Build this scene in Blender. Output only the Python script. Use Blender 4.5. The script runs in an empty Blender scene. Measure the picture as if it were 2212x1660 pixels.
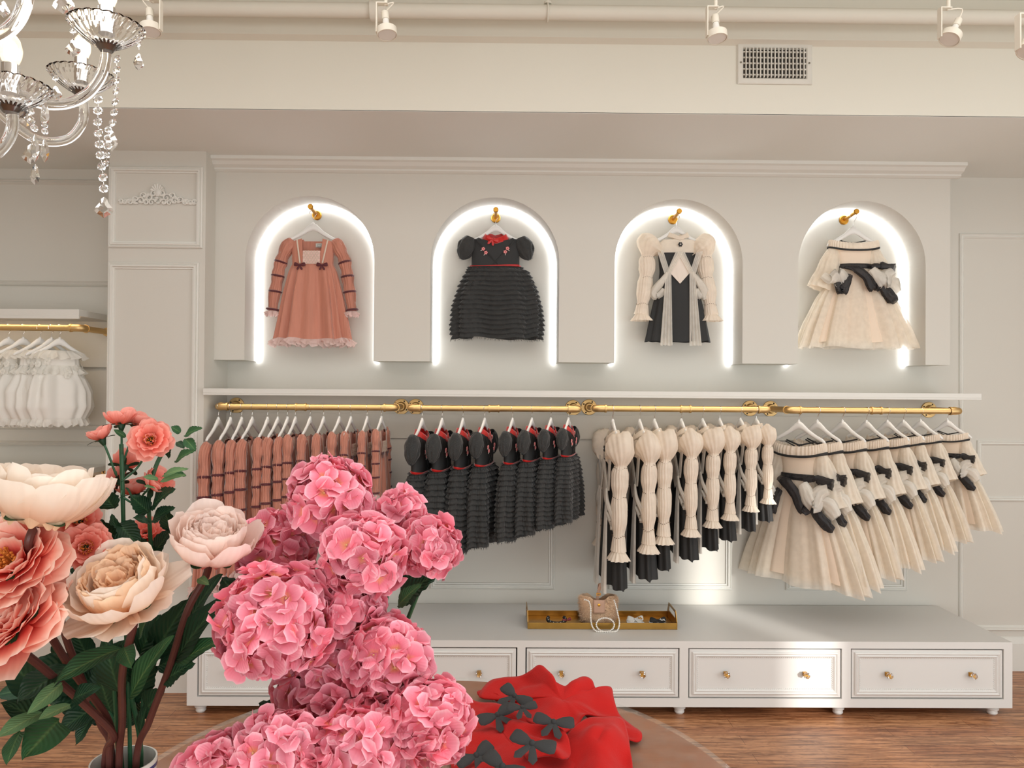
import bpy, math, random
from mathutils import Vector, Matrix, noise
PI = math.pi
scene = bpy.context.scene
col = scene.collection
# ---------------------------------------------------------------- camera
W, H, F = 2212.0, 1660.0, 1600.0
CAMZ = 1.53
fwd = Vector((0.0088, 1.0, 0.0094)).normalized()
rgt = Vector((1.0, -0.0088, 0.0068)); rgt = (rgt - fwd * rgt.dot(fwd)).normalized()
upv = rgt.cross(fwd).normalized()
PX, PY = 1083.0, 830.0                      # principal point in the photograph
cd = bpy.data.cameras.new('camera'); cam = bpy.data.objects.new('camera', cd); col.objects.link(cam)
cd.sensor_fit = 'HORIZONTAL'; cd.sensor_width = 36.0; cd.lens = F / W * 36.0
cd.shift_x = (W / 2 - PX) / W; cd.clip_start = 0.05; cd.clip_end = 60
M = Matrix.Identity(4)
for i in range(3):
    M[i][0] = rgt[i]; M[i][1] = upv[i]; M[i][2] = -fwd[i]
M[2][3] = CAMZ
cam.matrix_world = M
scene.camera = cam
CP = Vector((0, 0, CAMZ))
def P(px, py, Y):
    """point of the place seen at (px, py) whose distance from the camera along Y is Y"""
    d = fwd + rgt * ((px - PX) / F) + upv * ((PY - py) / F)
    return CP + d * (Y / d.y)
def PR(px, py, Y):
    """the same with Y the depth, plus metres per pixel there"""
    return P(px, py, Y), Y / F
# ---------------------------------------------------------------- world, lights, exposure
scene.view_settings.view_transform = 'Standard'; scene.view_settings.look = 'None'
scene.view_settings.gamma = 1.0; scene.view_settings.exposure = 0.0
cy = scene.cycles
cy.max_bounces = 10; cy.diffuse_bounces = 5; cy.glossy_bounces = 4; cy.transmission_bounces = 8; cy.transparent_max_bounces = 16
cy.caustics_reflective = False; cy.caustics_refractive = False
cy.sample_clamp_indirect = 4.0
wd = bpy.data.worlds.new('sky'); scene.world = wd; wd.use_nodes = True
wd.node_tree.nodes['Background'].inputs[0].default_value = (0.75, 0.85, 1.0, 1); wd.node_tree.nodes['Background'].inputs[1].default_value = 1.0
sl = bpy.data.lights.new('sun', 'SUN'); sl.energy = 3.6; sl.angle = math.radians(1.5); sl.color = (1.0, 0.97, 0.92)
so = bpy.data.objects.new('sun', sl); col.objects.link(so)
so.rotation_euler = Vector((-0.482, 0.876, -0.20)).to_track_quat('-Z', 'Y').to_euler(); so.location = (4, -3, 3)
def area(name, loc, to, sx, sy, power, color):
    l = bpy.data.lights.new(name, 'AREA'); l.shape = 'RECTANGLE'; l.size = sx; l.size_y = sy; l.energy = power; l.color = color
    o = bpy.data.objects.new(name, l); col.objects.link(o); o.location = loc
    o.rotation_euler = (Vector(to) - Vector(loc)).to_track_quat('-Z', 'Y').to_euler()
    return o
area('shopfront_fill', (0.6, -2.85, 1.1), (0.6, 4.0, 1.4), 6.0, 2.1, 112, (0.88, 0.965, 1.0))  # added area light before the closed blind, fills in for daylight
area('ceiling_fill', (0.4, 0.6, 3.12), (0.4, 0.75, 0), 6.0, 3.4, 82, (0.95, 0.98, 1.0))  # added fill under the ceiling; brightens cabinet top, floor and soffit
area('daylight_side_window', (3.85, 0.9, 1.15), (-1.0, 2.6, 1.2), 2.6, 2.1, 66, (0.82, 0.94, 1.0))
# ---------------------------------------------------------------- materials
def lin(c):
    return tuple((x / 255 / 12.92 if x / 255 <= 0.04045 else ((x / 255 + 0.055) / 1.055) ** 2.4) for x in c)
def newmat(name):
    m = bpy.data.materials.new(name); m.use_nodes = True
    nt = m.node_tree; return m, nt, nt.nodes['Principled BSDF']
def N(nt, t, **kw):
    n = nt.nodes.new(t)
    for k, v in kw.items(): setattr(n, k, v)
    return n
def L(nt, a, b): nt.links.new(a, b)
def mat(name, rgb, rough=0.6, metal=0.0, bump=0.0, bscale=60.0, var=0.0, vscale=8.0, sheen=0.0, spec=None, stretch=None, trans=0.0, alpha=None, sub=0.0, coat=0.0):
    m, nt, b = newmat(name)
    c = lin(rgb) + (1,)
    b.inputs['Base Color'].default_value = c
    b.inputs['Roughness'].default_value = rough; b.inputs['Metallic'].default_value = metal
    if spec is not None: b.inputs['Specular IOR Level'].default_value = spec
    if sheen: b.inputs['Sheen Weight'].default_value = sheen; b.inputs['Sheen Roughness'].default_value = 0.4
    if coat: b.inputs['Coat Weight'].default_value = coat
    tc = N(nt, 'ShaderNodeTexCoord'); mp = N(nt, 'ShaderNodeMapping'); L(nt, tc.outputs['Object'], mp.inputs[0])
    if stretch: mp.inputs['Scale'].default_value = stretch
    if var:
        nz = N(nt, 'ShaderNodeTexNoise'); nz.inputs['Scale'].default_value = vscale; nz.inputs['Detail'].default_value = 5
        L(nt, mp.outputs[0], nz.inputs['Vector'])
        mx = N(nt, 'ShaderNodeMix', data_type='RGBA'); mx.inputs[6].default_value = tuple(x * (1 - var) for x in c[:3]) + (1,)
        mx.inputs[7].default_value = tuple(min(1, x * (1 + var)) for x in c[:3]) + (1,)
        L(nt, nz.outputs[0], mx.inputs[0]); L(nt, mx.outputs[2], b.inputs['Base Color'])
    if bump:
        nb = N(nt, 'ShaderNodeTexNoise'); nb.inputs['Scale'].default_value = bscale; nb.inputs['Detail'].default_value = 3
        L(nt, mp.outputs[0], nb.inputs['Vector'])
        bp = N(nt, 'ShaderNodeBump'); bp.inputs['Strength'].default_value = bump; bp.inputs['Distance'].default_value = 0.004
        L(nt, nb.outputs[0], bp.inputs['Height']); L(nt, bp.outputs[0], b.inputs['Normal'])
    if trans:      # light passes through thin cloth or petals
        tr = N(nt, 'ShaderNodeBsdfTranslucent'); tr.inputs[0].default_value = c
        ms = N(nt, 'ShaderNodeMixShader'); ms.inputs[0].default_value = trans
        out = nt.nodes['Material Output']; L(nt, b.outputs[0], ms.inputs[1]); L(nt, tr.outputs[0], ms.inputs[2]); L(nt, ms.outputs[0], out.inputs[0])
        if var: L(nt, mx.outputs[2], tr.inputs[0])
    if alpha is not None:   # open net: part of the light goes straight through
        out = nt.nodes['Material Output']; src = out.inputs[0].links[0].from_socket
        tp = N(nt, 'ShaderNodeBsdfTransparent'); ms = N(nt, 'ShaderNodeMixShader')
        nz2 = N(nt, 'ShaderNodeTexNoise'); nz2.inputs['Scale'].default_value = 25; L(nt, tc.outputs['Object'], nz2.inputs['Vector'])
        mr = N(nt, 'ShaderNodeMapRange'); mr.inputs[3].default_value = max(0, alpha - 0.15); mr.inputs[4].default_value = min(1, alpha + 0.15); L(nt, nz2.outputs[0], mr.inputs[0])
        L(nt, mr.outputs[0], ms.inputs[0]); L(nt, tp.outputs[0], ms.inputs[1]); L(nt, src, ms.inputs[2]); L(nt, ms.outputs[0], out.inputs[0])
    return m
def emis(name, rgb, s):
    m, nt, b = newmat(name); b.inputs['Base Color'].default_value = lin(rgb) + (1,)
    b.inputs['Emission Color'].default_value = lin(rgb) + (1,); b.inputs['Emission Strength'].default_value = s; return m
def gradmat(name, stops, rough=0.5, trans=0.3, sheen=0.0, noise_amt=0.12, veins=0.0, spec=0.3):
    """petal / leaf material: the colour runs with attribute g (0 base, 1 tip) and differs a little from petal to petal (attribute k)"""
    m, nt, b = newmat(name)
    at = N(nt, 'ShaderNodeAttribute'); at.attribute_name = 'g'
    ak = N(nt, 'ShaderNodeAttribute'); ak.attribute_name = 'k'
    cr = N(nt, 'ShaderNodeValToRGB'); el = cr.color_ramp.elements
    while len(el) < len(stops): el.new(0.5)
    for e, (p, c) in zip(el, stops): e.position = p; e.color = lin(c) + (1,)
    L(nt, at.outputs['Fac'], cr.inputs[0])
    tc = N(nt, 'ShaderNodeTexCoord'); nz = N(nt, 'ShaderNodeTexNoise'); nz.inputs['Scale'].default_value = 40; L(nt, tc.outputs['Object'], nz.inputs['Vector'])
    ad = N(nt, 'ShaderNodeMath', operation='ADD'); L(nt, ak.outputs['Fac'], ad.inputs[0]); L(nt, nz.outputs[0], ad.inputs[1])
    mr = N(nt, 'ShaderNodeMapRange'); mr.inputs[1].default_value = 0.2; mr.inputs[2].default_value = 1.6; mr.inputs[3].default_value = 1 - noise_amt; mr.inputs[4].default_value = 1 + noise_amt
    L(nt, ad.outputs[0], mr.inputs[0])
    hv = N(nt, 'ShaderNodeHueSaturation'); L(nt, cr.outputs[0], hv.inputs['Color']); L(nt, mr.outputs[0], hv.inputs['Value'])
    L(nt, hv.outputs[0], b.inputs['Base Color']); b.inputs['Roughness'].default_value = rough; b.inputs['Specular IOR Level'].default_value = spec
    if sheen: b.inputs['Sheen Weight'].default_value = sheen
    av = N(nt, 'ShaderNodeAttribute'); av.attribute_name = 'v'
    wv = N(nt, 'ShaderNodeMath', operation='SINE'); mu = N(nt, 'ShaderNodeMath', operation='MULTIPLY'); mu.inputs[1].default_value = 45.0 if not veins else 60.0
    L(nt, av.outputs['Fac'], mu.inputs[0]); L(nt, mu.outputs[0], wv.inputs[0])
    bp = N(nt, 'ShaderNodeBump'); bp.inputs['Strength'].default_value = 0.12 if not veins else veins; bp.inputs['Distance'].default_value = 0.002
    L(nt, wv.outputs[0], bp.inputs['Height']); L(nt, bp.outputs[0], b.inputs['Normal'])
    tr = N(nt, 'ShaderNodeBsdfTranslucent'); L(nt, hv.outputs[0], tr.inputs[0])
    ms = N(nt, 'ShaderNodeMixShader'); ms.inputs[0].default_value = trans; out = nt.nodes['Material Output']
    L(nt, b.outputs[0], ms.inputs[1]); L(nt, tr.outputs[0], ms.inputs[2]); L(nt, ms.outputs[0], out.inputs[0])
    return m
# ---------------------------------------------------------------- mesh tools
ORG = {}
class MB:
    def __init__(s): s.v = []; s.f = []; s.a = []; s.m = []; s.cur = 0
    def add(s, vs, fs, at=None):
        o = len(s.v); s.v += [Vector(p) for p in vs]
        s.f += [tuple(i + o for i in f) for f in fs]; s.m += [s.cur] * len(fs)
        s.a += at if at else [(0.5, 0.5, 0.5)] * len(vs)
        return s
    def box(s, x0, x1, y0, y1, z0, z1):
        return s.add([(x, y, z) for z in (z0, z1) for y in (y0, y1) for x in (x0, x1)],
                     [(0, 2, 3, 1), (4, 5, 7, 6), (0, 1, 5, 4), (2, 6, 7, 3), (0, 4, 6, 2), (1, 3, 7, 5)])
    def grid(s, fn, nu, nv, cu=False, cv=False):
        """fn(u, v) -> point or (point, attr); u, v in 0..1; cu / cv close that direction"""
        vs, at = [], []
        for i in range(nu + (0 if cu else 1)):
            for j in range(nv + (0 if cv else 1)):
                r = fn(i / nu, j / nv)
                if isinstance(r, tuple) and len(r) == 2: vs.append(r[0]); at.append(r[1])
                else: vs.append(r); at.append((i / nu, 0.5, j / nv))
        ru = nu if cu else nu + 1; rv = nv if cv else nv + 1
        fs = [(i * rv + j, ((i + 1) % ru) * rv + j, ((i + 1) % ru) * rv + (j + 1) % rv, i * rv + (j + 1) % rv) for i in range(nu) for j in range(nv)]
        return s.add(vs, fs, at)
    def tube(s, pts, r, n=10, caps=True, closed=False, flat=None):
        pts = [Vector(p) for p in pts]; k = len(pts)
        rs = r if isinstance(r, (list, tuple)) else [r] * k
        vs, fs = [], []; ref = None
        for i, p in enumerate(pts):
            a = pts[(i - 1) % k] if (closed or i > 0) else p; b = pts[(i + 1) % k] if (closed or i < k - 1) else p
            t = (b - a).normalized() if (b - a).length > 1e-9 else Vector((0, 0, 1))
            if ref is None: ref = Vector((0, 0, 1)) if abs(t.z) < 0.9 else Vector((1, 0, 0))
            x = (ref - t * ref.dot(t)); x = x.normalized() if x.length > 1e-6 else t.orthogonal().normalized()
            ref = x; y = t.cross(x)
            for j in range(n):
                q = 2 * PI * j / n
                vs.append(p + (x * math.cos(q) + y * math.sin(q) * (flat or 1.0)) * rs[i])
        m = k if closed else k - 1
        for i in range(m):
            i2 = (i + 1) % k
            fs += [(i * n + j, i * n + (j + 1) % n, i2 * n + (j + 1) % n, i2 * n + j) for j in range(n)]
        if caps and not closed: fs += [tuple(range(n))[::-1], tuple((k - 1) * n + j for j in range(n))]
        return s.add(vs, fs, [((i // n) / max(1, k - 1), 0.5, (i % n) / n) for i in range(len(vs))])
    def lathe(s, prof, c=(0, 0, 0), n=24, ax=None, caps=True):
        """prof: [(radius, height)] turned round axis ax through c"""
        c = Vector(c); ax = Vector(ax or (0, 0, 1)).normalized(); x = ax.orthogonal().normalized(); y = ax.cross(x)
        vs = [c + ax * h + (x * math.cos(2 * PI * j / n) + y * math.sin(2 * PI * j / n)) * r for r, h in prof for j in range(n)]
        fs = [(i * n + j, i * n + (j + 1) % n, (i + 1) * n + (j + 1) % n, (i + 1) * n + j) for i in range(len(prof) - 1) for j in range(n)]
        if caps: fs += [tuple(range(n))[::-1], tuple((len(prof) - 1) * n + j for j in range(n))]
        return s.add(vs, fs)
    def ball(s, c, r, n=10, m=6, sc=(1, 1, 1)):
        c = Vector(c)
        vs = [c + Vector((0, 0, r * sc[2]))]
        for i in range(1, m):
            t = PI * i / m
            vs += [c + Vector((r * sc[0] * math.sin(t) * math.cos(2 * PI * j / n), r * sc[1] * math.sin(t) * math.sin(2 * PI * j / n), r * sc[2] * math.cos(t))) for j in range(n)]
        vs.append(c - Vector((0, 0, r * sc[2]))); e = len(vs) - 1
        fs = [(0, 1 + j, 1 + (j + 1) % n) for j in range(n)] + [(e, e - n + (j + 1) % n, e - n + j) for j in range(n)]
        fs += [(1 + i * n + j, 1 + (i + 1) * n + j, 1 + (i + 1) * n + (j + 1) % n, 1 + i * n + (j + 1) % n) for i in range(m - 2) for j in range(n)]
        return s.add(vs, fs)
    def frame(s, x0, x1, z0, z1, y, prof, sy=-1):
        """mitred rectangular moulding on the plane y; prof [(inset, relief)]"""
        cs = [(x0, z0, 1, 1), (x1, z0, -1, 1), (x1, z1, -1, -1), (x0, z1, 1, -1)]; k = len(prof)
        vs = [(cx + dx * u, y + sy * w, cz + dz * u) for cx, cz, dx, dz in cs for u, w in prof]
        fs = [(i * k + j, ((i + 1) % 4) * k + j, ((i + 1) % 4) * k + j + 1, i * k + j + 1) for i in range(4) for j in range(k - 1)]
        return s.add(vs, fs)
    def extr(s, prof, x0, x1):
        """profile [(y, z)] run along x"""
        k = len(prof)
        return s.add([(x, a, b) for x in (x0, x1) for a, b in prof], [(j, (j + 1) % k, k + (j + 1) % k, k + j) for j in range(k)] + [tuple(range(k))[::-1], tuple(range(k, 2 * k))])
    def plate(s, outline, y0, y1):
        """outline [(x, z)] given thickness y0..y1"""
        k = len(outline)
        return s.add([(a, y, b) for y in (y0, y1) for a, b in outline], [tuple(range(k))[::-1], tuple(range(k, 2 * k))] + [(j, (j + 1) % k, k + (j + 1) % k, k + j) for j in range(k)])
    def xf(s, M_, start=0):
        for i in range(start, len(s.v)): s.v[i] = M_ @ s.v[i]
        return s
    def build(s, name, mats, parent=None, smooth=True, bevel=0.0, local=False, solid=0.0, subd=0, angle=0.6, kind=None, label=None):
        org = Vector((0, 0, 0))
        if parent is not None: org = ORG.get(parent.name, org)
        else:
            xs = [v.x for v in s.v]; ys = [v.y for v in s.v]; zs = [v.z for v in s.v]
            org = Vector(((min(xs) + max(xs)) / 2, (min(ys) + max(ys)) / 2, min(zs)))
            if local: org = Vector((0, 0, 0))
        sh = Vector((0, 0, 0)) if (local and parent is not None) else org
        me = bpy.data.meshes.new(name); me.from_pydata([v - sh for v in s.v], [], s.f)
        for m in (mats if isinstance(mats, (list, tuple)) else [mats]): me.materials.append(m)
        if any(s.m): me.polygons.foreach_set('material_index', s.m)
        if any(a != (0.5, 0.5, 0.5) for a in s.a):
            for k_, nm in enumerate(('g', 'k', 'v')):
                at = me.attributes.new(nm, 'FLOAT', 'POINT'); at.data.foreach_set('value', [a[k_] for a in s.a])
        if smooth: me.shade_smooth()
        if smooth and angle: me.set_sharp_from_angle(angle=angle)
        me.update()
        o = bpy.data.objects.new(name, me); col.objects.link(o)
        if parent is not None: o.parent = parent; ORG[o.name] = org
        else: o.location = sh; ORG[o.name] = sh
        if bevel:
            b = o.modifiers.new('bevel', 'BEVEL'); b.width = bevel; b.segments = 2; b.limit_method = 'ANGLE'; b.angle_limit = 0.7
        if solid:
            b = o.modifiers.new('solid', 'SOLIDIFY'); b.thickness = solid; b.offset = 0
        if subd:
            b = o.modifiers.new('sub', 'SUBSURF'); b.levels = subd; b.render_levels = subd
        if kind: o['kind'] = kind
        if label: o['label'] = label
        return o
def tag(o, label, cat, group=None):
    o['label'] = label; o['category'] = cat
    if group: o['group'] = group
    return o
def thing(name, label, cat, loc=(0, 0, 0), group=None):
    o = bpy.data.objects.new(name, None); col.objects.link(o); o.location = loc; ORG[o.name] = Vector(loc); o.empty_display_size = 0.05
    return tag(o, label, cat, group)
def kids(o): return [c for c in KID.get(o.name, [])]
KID = {}
def copy_tree(o, parent=None):
    c = o.copy(); col.objects.link(c); c.parent = parent
    for ch in [x for x in bpy.data.objects if x.parent == o]: copy_tree(ch, c)
    return c
def spline(pts, n=8):
    """Catmull-Rom through pts"""
    pts = [Vector(p) for p in pts]; out = []
    for i in range(len(pts) - 1):
        a = pts[max(0, i - 1)]; b = pts[i]; c = pts[i + 1]; d = pts[min(len(pts) - 1, i + 2)]
        for k in range(n):
            t = k / n
            out.append(0.5 * ((2 * b) + (c - a) * t + (2 * a - 5 * b + 4 * c - d) * t * t + (3 * b - a - 3 * c + d) * t ** 3))
    out.append(pts[-1]); return out
def lerp(a, b, t): return a + (b - a) * t
def interp(tab, x):
    """tab: [(x, y...)] sorted by x"""
    if x <= tab[0][0]: return tab[0][1:]
    for p, q in zip(tab, tab[1:]):
        if x <= q[0]:
            t = (x - p[0]) / (q[0] - p[0] + 1e-9); t = t * t * (3 - 2 * t) if False else t
            return tuple(lerp(u, w, t) for u, w in zip(p[1:], q[1:]))
    return tab[-1][1:]
# ---------------------------------------------------------------- the room
Mw = mat('wall_paint', (212, 208, 199), 0.75, bump=0.04, bscale=90)
Mt = mat('trim_paint', (224, 222, 215), 0.5)
Mc = mat('ceiling_paint', (222, 218, 205), 0.8, bump=0.05, bscale=70)
Mcab = mat('cabinet_paint', (222, 220, 216), 0.4)
Mgold = mat('brushed_gold', (222, 190, 134), 0.5, 1.0, bump=0.05, bscale=200)
Mhook = mat('satin_gold', (205, 150, 62), 0.3, 1.0)
Mwhite = mat('white_plastic', (236, 234, 230), 0.35)
Mchrome = mat('chrome', (225, 225, 225), 0.08, 1.0)
Mdark = mat('dark_gap', (60, 56, 50), 0.8)
Mled = emis('led_strip', (246, 250, 255), 7.0)
WY = 4.10; ZC = 2.74; CEIL = 3.215
def struct(o): o['kind'] = 'structure'; return o
# floor: oak strips laid along the back wall
def floor_mat():
    m, nt, b = newmat('oak_strip_floor')
    tc = N(nt, 'ShaderNodeTexCoord'); br = N(nt, 'ShaderNodeTexBrick')
    mp = N(nt, 'ShaderNodeMapping'); L(nt, tc.outputs['Object'], mp.inputs[0]); L(nt, mp.outputs[0], br.inputs['Vector'])
    br.inputs['Scale'].default_value = 1.0; br.inputs['Brick Width'].default_value = 1.1; br.inputs['Row Height'].default_value = 0.083
    br.inputs['Mortar Size'].default_value = 0.0009; br.inputs['Mortar Smooth'].default_value = 0.2; br.offset = 0.37; br.inputs['Bias'].default_value = 0.0
    br.inputs['Color1'].default_value = lin((184, 124, 84)) + (1,); br.inputs['Color2'].default_value = lin((212, 158, 116)) + (1,); br.inputs['Mortar'].default_value = lin((100, 56, 34)) + (1,)
    # grain, shifted from strip to strip
    m2 = N(nt, 'ShaderNodeMapping'); m2.inputs['Scale'].default_value = (2.2, 42, 1); L(nt, tc.outputs['Object'], m2.inputs[0])
    nz = N(nt, 'ShaderNodeTexNoise'); nz.inputs['Scale'].default_value = 1.6; nz.inputs['Detail'].default_value = 8; nz.inputs['Distortion'].default_value = 1.4; L(nt, m2.outputs[0], nz.inputs['Vector'])
    cr = N(nt, 'ShaderNodeValToRGB'); cr.color_ramp.elements[0].position = 0.40; cr.color_ramp.elements[0].color = (0.38, 0.30, 0.25, 1); cr.color_ramp.elements[1].position = 0.56; cr.color_ramp.elements[1].color = (1, 1, 1, 1)
    L(nt, nz.outputs[0], cr.inputs[0])
    m3 = N(nt, 'ShaderNodeMapping'); m3.inputs['Scale'].default_value = (5, 14, 1); L(nt, tc.outputs['Object'], m3.inputs[0])
    wv = N(nt, 'ShaderNodeTexNoise'); wv.inputs['Scale'].default_value = 2.2; wv.inputs['Detail'].default_value = 4; wv.inputs['Distortion'].default_value = 2.5; L(nt, m3.outputs[0], wv.inputs['Vector'])
    c2 = N(nt, 'ShaderNodeValToRGB'); c2.color_ramp.elements[0].position = 0.36; c2.color_ramp.elements[0].color = (0.6, 0.52, 0.46, 1); c2.color_ramp.elements[1].position = 0.5; c2.color_ramp.elements[1].color = (1, 1, 1, 1)
    L(nt, wv.outputs[0], c2.inputs[0])
    x1 = N(nt, 'ShaderNodeMix', data_type='RGBA', blend_type='MULTIPLY'); x1.inputs[0].default_value = 0.85; L(nt, br.outputs['Color'], x1.inputs[6]); L(nt, cr.outputs[0], x1.inputs[7])
    x2 = N(nt, 'ShaderNodeMix', data_type='RGBA', blend_type='MULTIPLY'); x2.inputs[0].default_value = 0.6; L(nt, x1.outputs[2], x2.inputs[6]); L(nt, c2.outputs[0], x2.inputs[7])
    L(nt, x2.outputs[2], b.inputs['Base Color']); b.inputs['Roughness'].default_value = 0.33
    bp = N(nt, 'ShaderNodeBump'); bp.inputs['Strength'].default_value = 0.15; bp.inputs['Distance'].default_value = 0.002; L(nt, cr.outputs[0], bp.inputs['Height']); L(nt, bp.outputs[0], b.inputs['Normal'])
    return m
struct(MB().box(-4, 4, -3, 4.3, -0.1, 0).build('floor', floor_mat(), smooth=False))
struct(MB().box(-4.1, 4.1, -3.1, 4.3, CEIL, CEIL + .1).build('ceiling', Mc, smooth=False))
struct(MB().box(-4.1, 4.1, WY, WY + .2, 0, CEIL).build('wall_back', Mw, smooth=False))
struct(MB().box(-4.15, -4, -3, WY, 0, CEIL).build('wall_left', Mw, smooth=False))
# wall on the right with a tall narrow light beside the door, where the sun comes in
wr = MB(); X0, X1 = 4.0, 4.15; ya, yb, za, zb = -1.50, -0.78, 0.35, 2.25
wr.box(X0, X1, -3.1, ya, 0, CEIL); wr.box(X0, X1, yb, WY + .1, 0, CEIL); wr.box(X0, X1, ya, yb, 0, za); wr.box(X0, X1, ya, yb, zb, CEIL)
struct(wr.build('wall_right', Mw, smooth=False))
wn = MB(); wn.box(3.97, 4.0, ya - .06, ya, za - .06, zb + .06); wn.box(3.97, 4.0, yb, yb + .06, za - .06, zb + .06); wn.box(3.97, 4.0, ya, yb, zb, zb + .06); wn.box(3.97, 4.0, ya, yb, za - .06, za)
struct(wn.build('window_1', Mt, smooth=False))
# shop front behind the camera, unseen: solid wall, added window frame and blind
wb = MB(); wb.box(-4.1, 4.1, -3.15, -3.0, 0, CEIL); struct(wb.build('wall_front', Mw, smooth=False))
w2 = MB(); PF = [(0, 0), (0, .03), (.08, .03), (.08, 0)]; w2.frame(-2.5, 3.7, .35, 2.8, -3.0, PF, sy=1); f2 = struct(w2.build('added_window', Mt, smooth=False))
MB().box(-2.42, 3.62, -2.995, -2.985, .43, 2.72).build('blind', mat('blind_cloth', (235, 232, 225), .8), f2, smooth=False)
# bulkhead with stepped cornice, its underside roofs the alcoves
so_ = MB().box(-4, 4, 3.2, WY, ZC - .001, ZC + .002); struct(so_.build('trim_15', mat('soffit_bounce_tint', (232, 233, 228), .8), smooth=False))  # same bulkhead paint, lightened and cooled to make up for weak bounce light
bk = MB(); bk.extr([(3.2, ZC), (3.2, 3.04), (3.165, 3.052), (3.165, 3.13), (3.13, 3.145), (3.13, CEIL + .0), (WY, CEIL), (WY, ZC)], -4, 4)
struct(bk.build('trim_1', Mc, smooth=False))
# column
CY = 3.77; cx0 = P(232, 700, CY).x; cx1 = P(444, 500, CY).x
struct(MB().box(cx0, cx1, CY, WY, 0, ZC).build('wall_pier', Mw, smooth=False))
PM = [(0, 0), (0, .010), (.006, .015), (.011, .010), (.015, .018), (.022, .018), (.026, .008), (.032, .008), (.034, 0)]
PMs = [(0, 0), (.0, .008), (.006, .014), (.012, .008), (.018, .012), (.024, .006), (.028, 0)]
pm = MB(); a_ = P(237, 360, CY); b_ = P(443, 537, CY); pm.frame(a_.x, b_.x - .012, b_.z, a_.z, CY, PM)
struct(pm.build('trim_2', Mt, smooth=False))
pm = MB(); a_ = P(237, 567, CY); pm.frame(a_.x - .004, b_.x - .028, .24, a_.z, CY, PM); struct(pm.build('trim_3', Mt, smooth=False))
struct(MB().extr([(CY - .018, 0), (CY - .018, .15), (CY - .008, .175), (CY, .18), (CY, 0)], cx0, cx1).build('baseboard_pier', Mt, smooth=False))
# arch box with four niches
BY = 3.90; bx1 = 2.41; bz0 = P(1069, 782, BY).z; R_ = 0.339
ncx = [P(669, 600, BY).x, P(1069, 600, BY).x, P(1466, 600, BY).x, P(1862, 600, BY).x]
zs = P(669, 562, BY).z
def arch_pts(cx, r, n=28):
    return [(cx + r * math.cos(PI - PI * i / n), zs + r * math.sin(PI - PI * i / n)) for i in range(n + 1)]
ab = MB(); bounds = [cx1] + [(ncx[i] + ncx[i + 1]) / 2 for i in range(3)] + [bx1]
for i, cx in enumerate(ncx):
    l, r = bounds[i], bounds[i + 1]; ap = arch_pts(cx, R_); n = len(ap) - 1
    # front face: left pier, right pier, fan above the arch
    vs = []; fs = []
    def q(pts_, y): return [(x, y, z) for x, z in pts_]
    ab.add(q([(l, bz0), (cx - R_, bz0), (cx - R_, zs), (l, zs)], BY), [(0, 1, 2, 3)])
    ab.add(q([(cx + R_, bz0), (r, bz0), (r, zs), (cx + R_, zs)], BY), [(0, 1, 2, 3)])
    for k in range(n):
        def top(t):
            x, z = ap[t]; f = t / n
            ang = PI - PI * f; dx, dz = math.cos(ang), math.sin(ang)
            tx = ((l - cx) / dx if dx < -1e-6 else (r - cx) / dx if dx > 1e-6 else 1e9); tz = ((ZC - zs) / dz if dz > 1e-6 else 1e9)
            tt = min(tx, tz); return (cx + dx * tt, zs + dz * tt)
        t0, t1 = top(k), top(k + 1); poly = [ap[k], t0]
        for cn in ((l, ZC), (r, ZC)):
            if (abs(t0[0] - cn[0]) < 1e-6) != (abs(t1[0] - cn[0]) < 1e-6) and (abs(t0[1] - ZC) < 1e-6) != (abs(t1[1] - ZC) < 1e-6): poly.append(cn)
        poly += [t1, ap[k + 1]]
        ab.add(q(poly, BY), [tuple(range(len(poly)))])
        ab.add([(ap[k][0], BY, ap[k][1]), (ap[k][0], WY, ap[k][1]), (ap[k + 1][0], WY, ap[k + 1][1]), (ap[k + 1][0], BY, ap[k + 1][1])], [(0, 1, 2, 3)])
    for x in (cx - R_, cx + R_): ab.add([(x, BY, bz0), (x, WY, bz0), (x, WY, zs), (x, BY, zs)], [(0, 1, 2, 3)])
    for a1, a2 in ((l, cx - R_), (cx + R_, r)): ab.add([(a1, BY, bz0), (a2, BY, bz0), (a2, WY, bz0), (a1, WY, bz0)], [(0, 1, 2, 3)])
ab.add([(bx1, BY, bz0), (bx1, WY, bz0), (bx1, WY, ZC), (bx1, BY, ZC)], [(0, 1, 2, 3)])
o = struct(ab.build('wall_niches', Mw, smooth=False))
for i, cx in enumerate(ncx):
    r = R_ - .012; pts = [(cx - r, WY - .014, bz0 - .004)] + [(x, WY - .014, z) for x, z in arch_pts(cx, r, 36)] + [(cx + r, WY - .014, bz0 - .004)]
    s_ = MB().tube(pts, .0085, 8).build('led_strip', Mled)
    tag(s_, ['glowing white strip light around the niche of the pink dress', 'glowing white strip light around the niche of the black ruffled dress',
             'glowing white strip light around the niche of the cream dress with black panels', 'glowing white strip light around the niche nearest the right wall'][i], 'strip light', 'strip lights edging the arched niches')
# crown moulding on the box
cm = MB(); pr = [(BY, ZC), (BY - .075, ZC), (BY - .075, ZC - .018), (BY - .06, ZC - .024), (BY - .045, ZC - .040), (BY - .022, ZC - .050), (BY - .022, ZC - .058), (BY - .008, ZC - .066), (BY, ZC - .068)]
cm.extr(pr, cx1, bx1 + .045); struct(cm.build('trim_4', Mt, smooth=False))
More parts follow.
